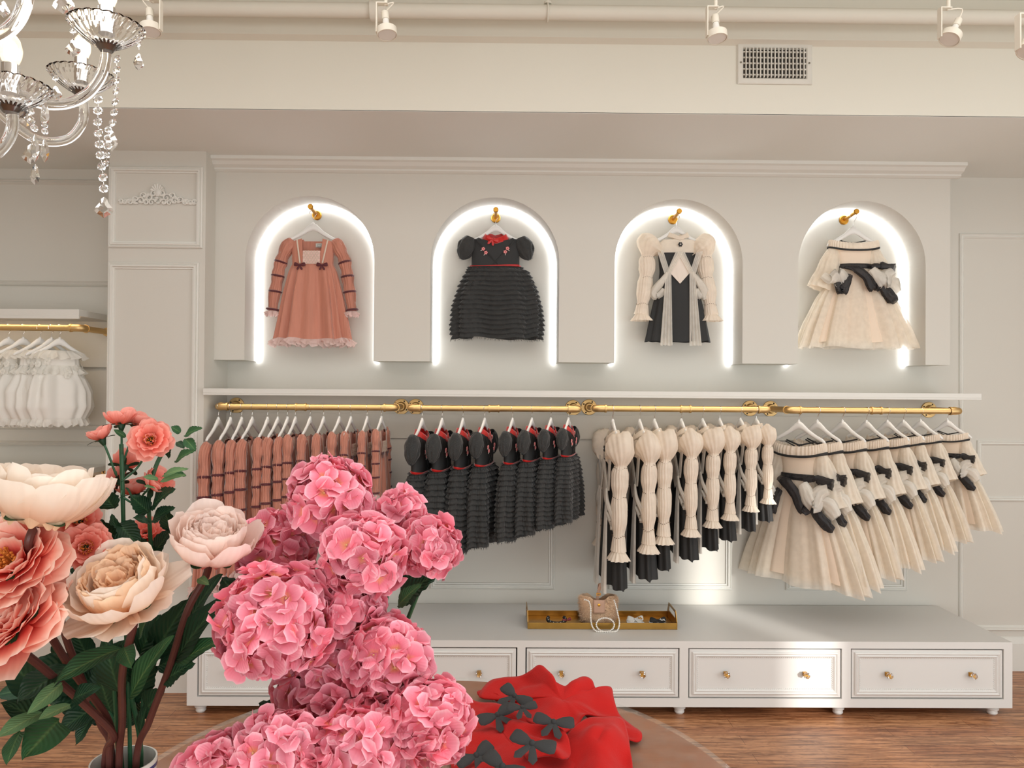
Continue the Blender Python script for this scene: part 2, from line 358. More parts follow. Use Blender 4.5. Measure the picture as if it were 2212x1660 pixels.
# wall panel mouldings
tr = MB(); vx = P(2071, 900, WY).x
zt = P(2066, 505, WY).z
tr.frame(vx, 3.95, .22, zt, WY, PMs); struct(tr.build('trim_5', Mt, smooth=False))
tr = MB(); z1 = P(2160, 952, WY).z; z2 = P(2160, 1083, WY).z
tr.frame(vx + .10, 3.7, z2, z1, WY, PMs); struct(tr.build('trim_6', Mt, smooth=False))
zl = P(1069, 1272, WY).z
for k, (xa, xb) in enumerate(((547, 815), (930, 1198), (1315, 1580), (1697, 1958))):
    tr = MB(); tr.frame(P(xa, 1200, WY).x, P(xb, 1200, WY).x, zl, P(1069, 1010, WY).z, WY, PM); struct(tr.build('trim_%d' % (7 + k), Mt, smooth=False))
tr = MB(); zr = P(1069, 947, WY).z; tr.box(cx1, bx1 - .02, WY - .012, WY, zr - .002, 1.40); struct(tr.build('trim_11', Mw, smooth=False))
tr = MB(); zz = P(100, 618, WY).z; tr.frame(-3.9, cx0 + .10, zz, 2.68, WY, PMs); struct(tr.build('trim_12', Mw, smooth=False))
tr = MB(); tr.box(-4, cx0, WY - .02, WY, P(100, 793, WY).z, P(100, 690, WY).z); struct(tr.build('trim_13', Mw, smooth=False))
tr = MB(); tr.frame(-3.9, cx0 + .10, P(100, 964, WY).z, P(100, 918, WY).z, WY, PMs); struct(tr.build('trim_14', Mw, smooth=False))
struct(MB().extr([(WY - .018, 0), (WY - .018, .15), (WY - .008, .178), (WY, .185), (WY, 0)], bx1 - 0.2, 4).build('baseboard_back', Mt, smooth=False))
# pipe under the ceiling
pp = thing('sprinkler_pipe', 'long white painted pipe running under the ceiling along the bulkhead', 'pipe', (0, 3.03, 3.0))
z_ = P(1083, 26, 3.03).z
MB().tube([(-4, 3.03, z_), (4, 3.03, z_)], .030, 20).build('pipe', Mc, pp)
MB().tube([(P(815, 30, 3.03).x - .03, 3.03, z_), (P(815, 30, 3.03).x + .04, 3.03, z_)], .042, 20).build('coupling', Mc, pp, bevel=.004)
for hx in (1183,):
    x = P(hx, 20, 3.03).x
    MB().tube([(x, 3.03, z_ + .03), (x, 3.03, CEIL)], .005, 8).tube([(x + .034 * 0, 3.03 + .034 * math.cos(t * PI / 8), z_ + .034 * math.sin(t * PI / 8)) for t in range(16)], .004, 6, closed=True).lathe([(.016, 0), (.016, .008)], (x, 3.03, z_ + .034), 12).build('pipe_hanger', Mc, pp)
# ---------------------------------------------------------------- shelf over the rails
SY = 3.76
sx0 = P(440, 848, SY).x; sx1 = P(2118, 855, SY).x; st = P(1069, 843.5, SY).z; sb = P(1069, 858, SY).z
sh = MB(); sh.box(sx0, cx1, SY - .02, CY - .001, sb, st); sh.box(cx1, sx1, SY - .02, WY, sb, st)
sh = MB().box(cx1 + .002, sx1, SY - .01, WY, sb + .010, st).box(cx1 + .002, sx1, SY - .01, SY + .006, sb, sb + .011).box(sx1 - .016, sx1, SY + .005, WY, sb, sb + .011)
tag(sh.build('wall_shelf', Mt, bevel=.002), 'long white shelf above the gold rails, below the four niches', 'shelf')
s1 = P(170, 675, 3.76)
zt1, zb1 = P(100, 668, 3.76).z, P(100, 682, 3.76).z
tag(MB().box(-3.99, s1.x, 3.76, WY, zb1, zt1).box(-3.99, s1.x, 3.76, 3.774, zb1 - .016, zb1 + .001).build('wall_shelf', Mt, bevel=.002), 'white shelf over the white rompers left of the pier', 'shelf')
zt2, zb2 = P(100, 1018, 3.76).z, P(100, 1030, 3.76).z
tag(MB().box(-3.99, s1.x, 3.78, WY, zb2, zt2).box(-3.99, s1.x, 3.78, 3.794, zb2 - .016, zb2 + .001).build('wall_shelf', Mt, bevel=.002), 'lower white shelf behind the white peony', 'shelf')
for nm, zz, e in (('upper', zb1, 1), ('lower', zb2, 1)):
    s_ = MB().box(-3.9, s1.x - .03, 3.80, 3.82, zz - .008, zz - .001).build('led_strip', emis('warm_led_' + nm, (255, 226, 190), 9.0), smooth=False)
    tag(s_, 'warm strip light under the %s white shelf left of the pier' % nm, 'strip light')
s_ = MB().box(cx1 + .05, sx1 - .08, 3.785, 3.80, sb + .003, sb + .009).build('led_strip', emis('warm_led_long', (255, 238, 218), 7.0), smooth=False)
tag(s_, 'warm strip light under the long shelf, above the gold rails', 'strip light')
# ---------------------------------------------------------------- gold pipe rails
RY = 3.82
def rail(xl, xr, fl, fr, ypl, ypr, label, cpl, knob=False, Y=RY):
    a = P(xl, ypl, Y); b = P(xr, ypr, Y); z = (a.z + b.z) / 2
    t = thing('clothing_rail', label, 'clothes rail', ((a.x + b.x) / 2, WY, z), 'gold pipe clothes rails')
    r = .0155
    MB().tube([(a.x + .012, Y, z), (b.x - .012, Y, z)], r, 20, caps=False).build('rail_pipe', Mgold, t)
    for x, s in ((a.x, 1), (b.x, -1)):
        e = MB(); pts = [(x + s * .055, Y, z), (x + s * .022, Y, z)] + [(x + s * .022 - s * .022 * math.sin(q * PI / 12), Y + .022 - .022 * math.cos(q * PI / 12), z) for q in range(1, 7)] + [(x, Y + .05, z)]
        e.tube(pts, .0185, 18); e.tube([(x + s * .055, Y, z), (x + s * .046, Y, z)], .0215, 18); e.tube([(x, Y + .05, z), (x, Y + .042, z)], .0215, 18)
        e.build('elbow', Mgold, t)
        MB().tube([(x, Y + .03, z), (x, WY - .01, z)], r, 18).build('wall_arm', Mgold, t)
        f = MB(); f.lathe([(.044, 0), (.044, .004), (.042, .007), (.027, .009), (.025, .012), (.023, .03), (.0205, .032)], (x, WY, z), 32, (0, -1, 0))
        fo = f.build('wall_flange', Mgold, t)
        for q in range(4):
            sc = MB(); an = PI / 4 + q * PI / 2 + .25; sc.lathe([(.0045, 0), (.0045, .0025), (.003, .003)], (x + .034 * math.cos(an), WY - .0065, z + .034 * math.sin(an)), 10, (0, -1, 0)); sc.build('screw', Mdark, fo)
    xc = P(cpl, ypl, Y).x
    MB().tube([(xc - .026, Y, z), (xc + .026, Y, z)], .0178, 18).tube([(xc - .028, Y, z), (xc - .020, Y, z)], .0205, 18).tube([(xc + .020, Y, z), (xc + .028, Y, z)], .0205, 18).build('coupling', Mgold, t)
    return z
z1r = rail(470, 852, 0, 0, 880, 880, 'gold pipe rail holding the pink velvet dresses', 650)
z2r = rail(886, 1250, 0, 0, 883, 883, 'gold pipe rail holding the black ruffled dresses', 1067)
z3r = rail(1287, 1660, 0, 0, 884, 884, 'gold pipe rail holding the cream sleeved dresses', 1481)
z4r = rail(1707, 2074, 0, 0, 887, 888, 'gold pipe rail holding the ivory tulle dresses', 1893)
z5r = rail(-260, 175, 0, 0, 706, 709, 'gold pipe rail holding the white rompers under the upper shelf', -40)
z6r = rail(-260, 175, 0, 0, 1038, 1040, 'gold pipe rail under the lower shelf behind the peonies', -40)
# ---------------------------------------------------------------- low drawer cabinet
KY = 3.49; kx0 = P(404, 1450, KY).x; kx1 = P(2187, 1450, KY).x; kt = P(1295, 1385, KY).z; kb = P(1295, 1528, KY).z
cab = thing('drawer_cabinet', 'long low white cabinet with five moulded drawers and turned feet', 'cabinet', ((kx0 + kx1) / 2, KY + .3, 0))
d0 = [P(x, 1450, KY).x for x in (783 - 352 - 5, 783, 1135, 1487, 1838)]; dw = P(1468, 1450, KY).x - P(1135, 1450, KY).x; ds = (dw + .0)
dz1 = P(1295, 1400, KY).z; dz0 = P(1295, 1509, KY).z
body = MB(); body.box(kx0, kx1, KY, WY - .02, dz1, kt); body.box(kx0, kx1, KY, WY - .02, kb, dz0); body.box(kx0, kx1, WY - .06, WY - .02, dz0, dz1)
xs_ = [kx0] + sum([[x, x + dw] for x in d0], []) + [kx1]
for i in range(0, len(xs_), 2): body.box(xs_[i], xs_[i + 1], KY, WY - .06, dz0, dz1)
body.build('body', Mcab, cab, smooth=False)
kn = {0: (498, 660), 1: (850, 1035), 2: (1213, 1388), 3: (1570, 1742), 4: (1921, 2103)}
PD = [(0.012, 0), (0.012, .004), (.016, .008), (.020, .004), (.024, .007), (.028, .002), (.030, 0)]
Mcr = mat('clear_crystal', (250, 250, 250), 0.02); Mcr.node_tree.nodes['Principled BSDF'].inputs['Transmission Weight'].default_value = 1.0; Mcr.node_tree.nodes['Principled BSDF'].inputs['IOR'].default_value = 1.5
for i, x in enumerate(d0):
    d = MB(); d.box(x + .006, x + dw - .006, KY + .004, KY + .022, dz0 + .006, dz1 - .006); d.box(x + .02, x + dw - .02, KY + .022, WY - .12, dz0 + .012, dz1 - .03)
    dr = d.build('drawer', Mcab, cab, smooth=False)
    f = MB(); f.frame(x + .018, x + dw - .018, dz0 + .018, dz1 - .018, KY + .004, [(0, 0), (0, .006), (.006, .010), (.012, .005), (.018, .009), (.024, .003), (.027, 0)])
    # small beads along the inner edge
    n = 70; xa, xb, zl_, zh_ = x + .045, x + dw - .045, dz0 + .045, dz1 - .045
    for k in range(n + 1):
        for zz in (zl_, zh_): f.ball((lerp(xa, xb, k / n), KY + .003, zz), .0032, 5, 3)
    for k in range(1, 15):
        for xx in (xa, xb): f.ball((xx, KY + .003, lerp(zl_, zh_, k / 15)), .0032, 5, 3)
    f.build('drawer_moulding', Mcab, dr, smooth=False)
    for kx in kn[i]:
        c = P(kx, 1458, KY - .02); zk = (dz0 + dz1) / 2
        k_ = MB(); k_.box(c.x - .009, c.x + .009, KY - .012, KY + .004, zk - .009, zk + .009)
        ko = k_.build('knob', Mhook, dr, bevel=.001, smooth=False)
        g = MB(); g.lathe([(.004, .0), (.013, .007), (.016, .015), (.013, .022), (.006, .025)], (c.x, KY - .011, zk), 6, (0, -1, 0))
        g.build('crystal', Mcr, ko, smooth=False, label='clear faceted crystal knob tip')
for x in (P(425, 1540, KY).x, P(783 - 10, 1540, KY).x, P(1120, 1540, KY).x, P(1473, 1540, KY).x, P(1820, 1540, KY).x, P(2158, 1540, KY).x):
    for y in (KY + .05, WY - .09):
        MB().lathe([(.030, kb), (.030, kb - .006), (.024, kb - .010), (.029, kb - .016), (.029, kb - .022), (.022, kb - .026), (.024, .008), (.018, 0)], (x, y, 0), 20).build('foot', Mcab, cab)
# ---------------------------------------------------------------- air vent
v0 = P(1592, 92, 3.2); v1 = P(1753, 184, 3.2)
Mvent = mat('vent_enamel', (214, 210, 200), .5, var=.06, vscale=30)
vt = thing('air_vent', 'white rectangular air grille with thin blades high on the bulkhead', 'vent', ((v0.x + v1.x) / 2, 3.2, v1.z))
vz0, vz1 = v1.z, v0.z; ix0, ix1, iz0, iz1 = v0.x + .026, v1.x - .026, vz0 + .028, vz1 - .03
MB().frame(v0.x, v1.x, vz0, vz1, 3.2, [(0, 0), (0, .006), (.004, .009), (.022, .010), (.026, .006), (.027, 0)]).build('frame', Mvent, vt, smooth=False)
MB().box(ix0, ix1, 3.1985, 3.1995, iz0, iz1).build('duct_shade', Mdark, vt, smooth=False)  # thin dark sheet; shade behind the blades put into its colour
bl = MB()
for k in range(5): z = lerp(iz0, iz1, (k + .5) / 5); bl.box(ix0, ix1, 3.193, 3.1985, z - .003, z + .003)
bl.build('rear_louvre', Mvent, vt, smooth=False)
for k in range(17):
    x = lerp(ix0, ix1, (k + .6) / 17.4); MB().box(x - .0022, x + .0022, 3.184, 3.193, iz0 - .002, iz1 + .002).build('blade', Mvent, vt, smooth=False)
for x in (v0.x + .014, v1.x - .014): MB().lathe([(.004, 0), (.004, .002), (.002, .003)], (x, 3.19, (vz0 + vz1) / 2), 8, (0, -1, 0)).build('screw', mat('screw_steel', (120, 112, 98), .4, 1), vt)
# ---------------------------------------------------------------- track spotlights
Mspot = mat('spot_enamel', (226, 218, 202), .45)
def spot(px, py, Y, side, tilt, label, s=1.0):
    """px, py: centre of the lamp's front ring"""
    c = P(px, py, Y)
    t = thing('spotlight', label, 'spotlight', (c.x, c.y, c.z), 'small white ceiling spotlights')
    ax = Vector((math.sin(tilt), -0.15, -math.cos(tilt))).normalized()    # way it points
    top = c - ax * .105 * s
    sx = c.x + side * .035 * s
    zt = c.z + .10 * s
    MB().tube([(sx - side * .03 * s, Y, zt), (sx - side * .03 * s, Y, CEIL)], .006 * s, 10).build('stem', Mspot, t)
    b = MB(); p0 = Vector((sx - side * .035 * s, Y, zt)); p1 = Vector((sx, Y, zt)); p2 = Vector((sx, Y, c.z + .005))
    for k_, (u, w) in enumerate(((p0, p1), (p1, p2))):
        if k_ == 0: b.box(min(u.x, w.x) - .002, max(u.x, w.x) + .002, Y - .012 * s, Y + .012 * s, zt - .002, zt + .002)
        else: b.box(sx - .002, sx + .002, Y - .012 * s, Y + .012 * s, c.z, zt)
    b.build('bracket', Mspot, t, bevel=.001)
    MB().lathe([(.034 * s, -.004), (.034 * s, .02 * s), (.031 * s, .02 * s), (.031 * s, -.004)], c + ax * -.012 * s, 28, ax, caps=False).build('ring', Mspot, t)
    MB().lathe([(.030 * s, .006), (.029 * s, 0), (.022 * s, -.016 * s), (.012 * s, -.034 * s), (.010 * s, -.052 * s), (.009 * s, -.058 * s)], c + ax * .0, 24, ax).build('bulb', mat('reflector_bulb', (232, 228, 220), .25), t)
    MB().lathe([(.0125 * s, -.052 * s), (.0125 * s, -.078 * s), (.010 * s, -.082 * s)], c, 16, ax).build('socket', Mspot, t)
    w0 = c - ax * .08 * s; w2_ = Vector((sx - side * .025 * s, Y, zt - .004)); mid = (w0 + w2_) / 2 + Vector((-side * .03 * s, 0, .02 * s))
    MB().tube(spline([w0, mid, w2_], 8), .0025, 6).build('wire', Mspot, t)
spot(325, 66, 2.5, 1, .12, 'white ceiling spotlight beside the chandelier')
spot(836, 72, 2.5, -1, .12, 'white ceiling spotlight under the pipe coupling')
spot(1549, 80, 2.5, -1, .05, 'white ceiling spotlight straight above the air grille corner')
spot(2052, 82, 2.5, -1, -.5, 'white ceiling spotlight tilted sideways, right of the air grille')
spot(2225, 108, 2.1, -1, -.5, 'white ceiling spotlight cut by the right edge of the view')
# plaster ornament on the pier
oc = P(342, 443, CY); om = MB(); random.seed(5)
def scroll(cx, cz, r0, turns, sgn, th):
    pts = []; n = 26
    for i in range(n + 1):
        t = i / n; a = turns * 2 * PI * t; r = r0 * (1 - .85 * t); pts.append((cx + sgn * r * math.cos(a), CY - .006 - .006 * t, cz + r * math.sin(a)))
    om.tube(pts, [th * (1 - .5 * i / n) for i in range(n + 1)], 7)
for sg in (-1, 1):
    for k, (u, w, r) in enumerate(((.02, .055, .020), (.045, .035, .022), (.075, .045, .017), (.085, .018, .020), (.115, .024, .017), (.14, .012, .018), (.165, .010, .014), (.185, .016, .012), (.03, .012, .018), (.06, .010, .016))):
        scroll(oc.x + sg * u, oc.z + w, r, 1.3, sg * (1 if k % 2 else -1), .0055)
    for k in range(22):
        u = random.uniform(.0, .19); w = .006 + (1 - u / .19) * .06 * random.random(); a = random.uniform(0, PI)
        om.ball((oc.x + sg * u, CY - .006, oc.z + w), .009, 7, 5, (1.3, .8, .8))
om.lathe([(.020, 0), (.018, .010), (.008, .016)], (oc.x, CY, oc.z + .06), 16, (0, -1, 0))
for k in range(7):
    a = PI * (k + .5) / 7; om.tube([(oc.x + .015 * math.cos(a), CY - .008, oc.z + .065 + .012 * math.sin(a)), (oc.x + .034 * math.cos(a), CY - .010, oc.z + .068 + .036 * math.sin(a))], [.004, .008], 8)
tag(om.build('plaster_ornament', Mt), 'white plaster scroll ornament in the upper panel of the pier', 'ornament')
# ---------------------------------------------------------------- clothes
Mvel = mat('pink_velvet', (198, 130, 108), .62, sheen=.7, var=.16, vscale=45, bump=.9, bscale=75, stretch=(1, 1, .10))
Mlining = mat('pale_pink_lining', (238, 205, 196), .7)
Mband = mat('maroon_velvet_ribbon', (84, 18, 28), .6, sheen=.5)
Mlace = mat('pale_pink_net', (244, 220, 214), .8, trans=.3, alpha=.82)
Msil = mat('beaded_braid', (226, 208, 190), .35, bump=.6, bscale=400)
Mblk = mat('black_organza', (52, 52, 51), .85, sheen=.35, var=.28, vscale=26, bump=.5, bscale=140)
Mblk2 = mat('black_crepe', (44, 44, 44), .75, var=.12, bump=.1, bscale=90)
Mred = mat('red_velvet', (196, 22, 16), .38, sheen=.8, var=.25, vscale=35)
Mcre = mat('cream_tulle', (254, 240, 224), .85, trans=.25, var=.04, alpha=.9, vscale=10)
Mcre2 = mat('cream_satin', (250, 236, 222), .55, trans=.15, var=.03)
Mivo = mat('ivory_net', (250, 244, 234), .85, trans=.3, alpha=.78)
Mtul = mat('ivory_tulle', (255, 244, 230), .85, trans=.3, alpha=.66, var=.04)
Mtul2 = mat('beige_lining', (250, 230, 208), .8, trans=.15, var=.04)
Mbtul = mat('black_net', (40, 38, 40), .6, alpha=.82)
Mromp = mat('white_taffeta', (246, 243, 236), .6, trans=.15, bump=.2, bscale=50)
Mromo = mat('white_organza', (250, 248, 242), .7, trans=.3, alpha=.75)
Mpink_bead = mat('pink_embroidery', (240, 150, 150), .5)
Mbrass = mat('dark_thread', (92, 66, 40), .6)
def nz3(x, y, z): return noise.noise(Vector((x, y, z)))
def sgnpow(c, p): return math.copysign(abs(c) ** p, c)
class Body:
    """cloth shell: prof [(z, half width, half depth, pleat amplitude)] from the top down (z falling)"""
    def __init__(s, prof, pleats=14, seed=0, sq=.8, cx=None):
        s.p = [(-a[0],) + tuple(a[1:]) for a in prof]; s.n = pleats; s.seed = seed; s.sq = sq; s.cx = cx or (lambda z: 0)
    def pt(s, th, z, off=0.0):
        w, d, a = interp(s.p, -z)
        sd = s.seed
        pl = math.sin(s.n * th + 1.1 * math.sin(2 * th + sd) + sd) * .65 + .5 * math.sin(s.n * .5 * th + sd * 2.1) + .45 * nz3(math.cos(th) * 3 + sd, math.sin(th) * 3, z * 3)
        k = a * pl + off
        c, q = math.cos(th), math.sin(th)
        return Vector((s.cx(z) + (w + k) * sgnpow(c, s.sq), (d + k) * sgnpow(q, s.sq), z + .01 * a / .012 * nz3(th * 2, sd, 1) * (1 if a > .004 else 0)))
    def shell(s, mb, z0, z1, nu=120, nv=24, topf=None, botf=None, offf=None):
        def fn(u, v):
            th = 2 * PI * u
            t = topf(th) if topf else z0; b = botf(th) if botf else z1
            z = lerp(t, b, v); return s.pt(th, z, offf(th, z) if offf else 0.0)
        return mb.grid(fn, nu, nv, cu=True)
def ruffle(mb, body, z0, z1, out, waves, seed=0, nu=260, th0=0, th1=2 * PI, amp=.010):
    def fn(u, v):
        th = lerp(th0, th1, u); base = body.pt(th, z0)
        w = math.sin(waves * th + seed + 1.5 * math.sin(th * 5 + seed)) + .6 * math.sin(waves * 1.7 * th + seed * 3)
        n = Vector((math.cos(th), math.sin(th), 0)); tg = Vector((-math.sin(th), math.cos(th), 0))
        return base + n * (out * v + amp * w * v) + tg * (amp * .6 * math.cos(waves * th * 1.3) * v) + Vector((0, 0, (z1 - z0) * v + .006 * w * v))
    return mb.grid(fn, nu, 4)
def sleeve(mb, path, radii, k=9, amp=.10, n=26, seg=7, seed=0, flat=.75, squash=None, t0=0, t1=1):
    """gathered sleeve: radii given along the path"""
    pts = spline(path, seg); m = len(pts)
    rs = [interp([(i / (len(radii) - 1), r) for i, r in enumerate(radii)], j / (m - 1))[0] for j in range(m)]
    vs = []
    for i, p in enumerate(pts):
        t = (pts[min(m - 1, i + 1)] - pts[max(0, i - 1)]).normalized(); x = (Vector((1, 0, 0)) - t * t.x).normalized(); y = t.cross(x)
        for j in range(n):
            q = 2 * PI * j / n; r = rs[i] * (1 + amp * (.35 + .65 * min(1, (i / m) / .4)) * math.sin(k * q + seed + .8 * math.sin(i * .5)) + (amp * .8 + (.16 if i / m < .36 and k > 12 else 0)) * nz3(q * 1.1, i * .16, seed))
            vs.append(p + x * math.cos(q) * r + y * math.sin(q) * r * flat)
    fs = [(i * n + j, i * n + (j + 1) % n, (i + 1) * n + (j + 1) % n, (i + 1) * n + j) for i in range(m - 1) for j in range(n)]
    return mb.add(vs, fs)
def lobe(mb, c, d, e, prof, n=12, bend=0.0):
    """pillow along d: prof [(distance, half height, half thickness)]"""
    c = Vector(c); d = Vector(d).normalized(); e = Vector(e); e = (e - d * e.dot(d)).normalized(); w = d.cross(e)
    vs = []
    for s_, h, t in prof:
        for j in range(n):
            q = 2 * PI * j / n; vs.append(c + d * s_ + e * (h * math.cos(q)) + w * (t * math.sin(q) + bend * s_ * s_))
    k = len(prof)
    fs = [(i * n + j, i * n + (j + 1) % n, (i + 1) * n + (j + 1) % n, (i + 1) * n + j) for i in range(k - 1) for j in range(n)] + [tuple(range(n))[::-1], tuple((k - 1) * n + j for j in range(n))]
    return mb.add(vs, fs)
def bow(mb, c, s, right=(1, 0, 0), up=(0, 0, 1), tails=True, droop=.5):
    R0 = Vector(right).normalized(); U = Vector(up).normalized(); c = Vector(c); nrm = R0.cross(U)
    for sg in (-1, 1):
        d = (R0 * sg + U * .18).normalized()
        lobe(mb, c, d, U, [(0, .10 * s, .05 * s), (.15 * s, .16 * s, .10 * s), (.45 * s, .30 * s, .13 * s), (.8 * s, .36 * s, .11 * s), (.98 * s, .30 * s, .06 * s), (1.02 * s, .2 * s, .02 * s)], 12)
        if tails:
            d2 = (R0 * sg * .42 - U * droop * 1.6).normalized()
            lobe(mb, c - nrm * -.02 * s, d2, R0, [(0, .09 * s, .03 * s), (.35 * s, .15 * s, .02 * s), (.8 * s, .20 * s, .02 * s), (1.0 * s, .03 * s, .01 * s)], 8, .4)
    mb.ball(c + nrm * .03 * s, .15 * s, 10, 6, (1, .9, 1.1))
def fringe(mb, pts, ln, seed=0, w=.0012, down=(0, 0, -1), out=None):
    rnd = random.Random(seed)
    for p in pts:
        p = Vector(p); d = Vector(down) * ln * rnd.uniform(.5, 1.3) + Vector((rnd.uniform(-1, 1), rnd.uniform(-1, 1), rnd.uniform(-.4, .4))) * ln * .35
        if out: d += Vector((p.x, p.y, 0)).normalized() * ln * out
        x = Vector((rnd.uniform(-1, 1), rnd.uniform(-1, 1), 0)).normalized() * w
        mb.add([p - x, p + x, p + d], [(0, 1, 2)])
# --- hanger
def make_hanger(label, cat='hanger', group=None):
    t = thing('clothes_hanger', label, cat, (0, 0, 0), group)
    up = [(0, -.060), (.010, -.060), (.020, -.065), (.034, -.078), (.055, -.098), (.095, -.124), (.130, -.142), (.141, -.152), (.144, -.163), (.138, -.167), (.122, -.158), (.085, -.141), (.052, -.124), (.030, -.109), (.012, -.100), (0, -.098)]
    b = MB(); prof = up + [(-x, z) for x, z in up[-2:0:-1]]
    n = len(up)
    # solid arm, thicker at the middle
    vs, fs = [], []
    for sg in (1, -1):
        o = len(vs)
        m = 8
        for i in range(m + 1):
            f = i / m; a = interp([(k / 8, up[k][0], up[k][1]) for k in range(9)], f); c_ = interp([(k / 7, up[15 - k][0], up[15 - k][1]) for k in range(8)], f)
            th = lerp(.0085, .0055, f); mx, mz = (a[0] + c_[0]) / 2, (a[1] + c_[1]) / 2
            ex, ez = a[0] - mx, a[1] - mz
            for j in range(10):
                q = 2 * PI * j / 10
                vs.append((sg * (mx + ex * math.cos(q)), th * math.sin(q), mz + ez * math.cos(q)))
        fs += [(o + i * 10 + j, o + i * 10 + (j + 1) % 10, o + (i + 1) * 10 + (j + 1) % 10, o + (i + 1) * 10 + j) for i in range(m) for j in range(10)]
        fs.append(tuple(o + m * 10 + j for j in range(10)))
    b.add(vs, fs); b.lathe([(.0085, -.068), (.0075, -.058), (.004, -.052)], (0, 0, 0), 12)
    b.build('hanger_arms', Mwhite, t, angle=1.2)
    R0 = .0185; pts = [(R0 * math.cos(math.radians(a)), 0, R0 * math.sin(math.radians(a))) for a in range(-35, 181, 18)][::1]
    pts = [(R0 * math.cos(math.radians(a)), 0, R0 * math.sin(math.radians(a))) for a in range(200, -41, -16)] + [(.006, 0, -.025), (.0, 0, -.038), (0, 0, -.06)]
    MB().tube(pts, .0014, 7).build('hook', Mchrome, t)
    return t
# --- pink velvet dress
def make_pink(seed=0, sl=1.0, thin=1.0, fat=1.0):
    t = thing('velvet_dress', '', 'dress')
    B = Body([(-.135, .112, .016, 0), (-.17, .120, .024, .0005), (-.23, .112, .030 * thin, .001), (-.282, .110, .032 * thin, .0015), (-.32, .125, .036 * thin, .007), (-.45, .155, .045 * thin, .014), (-.60, .180, .052 * thin, .018), (-.70, .198, .056 * thin, .019)], 15, seed)
    def top(th):
        x = abs(math.cos(th)); fr = math.sin(th) < 0; x = abs(sgnpow(math.cos(th), .8)) * .118
        if x < .052: return -.212 if fr else -.152
        return lerp(-.141, -.163, (x - .052) / .066)
    b = MB(); B.shell(b, 0, -.284, 120, 14, topf=top); bo = b.build('bodice', [Mvel], t, local=True, angle=0)
    b = MB()
    def pan(u, v):
        z = lerp(-.212, -.284, v); x = lerp(-.046, .046, u); return Vector((x, -interp(B.p, -z)[1] - .003 - .002 * math.sin(u * 30) * math.sin(v * 20), z))
    b.grid(pan, 10, 8); b.build('smocked_panel', Mlining, bo, local=True)
    b = MB()
    for i in range(-3, 9):
        for sg in (-1, 1):
            pts = []
            for k in range(9):
                v = k / 8; x = sg * (-.046 + i * .0155 - .002 + v * .047); 
                if abs(x) < .047: pts.append((x, -interp(B.p, .212 + .072 * v)[1] - .006, -.212 - .072 * v))
            if len(pts) > 1: b.tube(pts, .0014, 5)
    b.build('beaded_lattice', Msil, bo, local=True)
    for sg in (-1, 1):
        b = MB(); pts = [(sg * lerp(.083, .060, k / 8), -interp(B.p, lerp(.150, .280, k / 8))[1] * (.55 + .45 * k / 8) - .006, -lerp(.150, .280, k / 8)) for k in range(9)]
        b.tube(pts, .0042, 6, flat=.5); b.build('beaded_braid', Msil, bo, local=True)
        b = MB(); bow(b, (sg * .060, -.044 * max(.8, thin), -.292), .030); b.build('bow', Mband, t, local=True)
    if seed == 0:
        b = MB().box(.012, .050, .012, .014, -.186, -.164); lb = b.build('garment_label', mat('label_cloth', (205, 206, 200), .7), bo, local=True)
        b = MB(); b.frame(.020, .042, -.180, -.170, .0115, [(0, 0), (0, .0006), (.0008, .0006), (.0008, 0)]); b.box(.014, .030, .0112, .012, -.1845, -.1830); b.box(.033, .047, .0112, .012, -.1845, -.1830); b.build('label_print', Mblk2, lb, local=True)
    b = MB(); B.shell(b, -.282, -.70, 200, 30); b.build('skirt', Mvel, t, local=True, angle=0)
    b = MB(); ruffle(b, B, -.690, -.722, .014, 34, seed, nu=340); ruffle(b, B, -.684, -.708, .020, 30, seed + 2, nu=340); b.build('hem_ruffle', Mlace, t, local=True, angle=0)
    for sg in (-1, 1):
        so = sl * (1.0 if sg > 0 else .95)
        path = [(sg * .108, 0, -.150), (sg * .138, 0, -.185), (sg * (.148 + .022 * so), -.004, -.26), (sg * (.152 + .034 * so), -.006, -.33), (sg * (.154 + .046 * so), -.008, -.42), (sg * (.156 + .06 * so), -.010, -.535)]
        s = MB(); sleeve(s, path, [r * fat for r in (.016, .029, .033, .033, .032, .026, .031, .031, .025, .030, .030, .024, .029, .028, .022, .023)], 13, .20, 40, 8, seed + sg)
        so_ = s.build('sleeve', Mvel, t, local=True, angle=0)
        pts = spline(path, 20)
        for f in (.43, .64, .82, .985):
            i = int(f * (len(pts) - 1)); p = pts[i]; d = (pts[i] - pts[i - 1]).normalized()
            s = MB(); x = Vector((1, 0, 0)); x = (x - d * x.dot(d)).normalized(); y = d.cross(x)
            s.tube([p + (x * math.cos(a * PI / 9) + y * math.sin(a * PI / 9) * .8) * .0322 * fat for a in range(18)], .0056, 6, closed=True)
            s.build('ribbon_band', Mband, so_, local=True)
        e = pts[-1]
        s = MB(); C_ = Body([(-.0, .024, .018, 0), (-.03, .032, .024, .003)], 11, seed)
        k0 = len(s.v); ruffle(s, C_, -.0, -.028, .012, 12, seed, nu=90, amp=.004); ruffle(s, C_, -.0, -.018, .016, 9, seed + 1, nu=90, amp=.004); s.xf(Matrix.Translation(e), k0); s.build('cuff', Mlace, so_, local=True, angle=0)
    return t
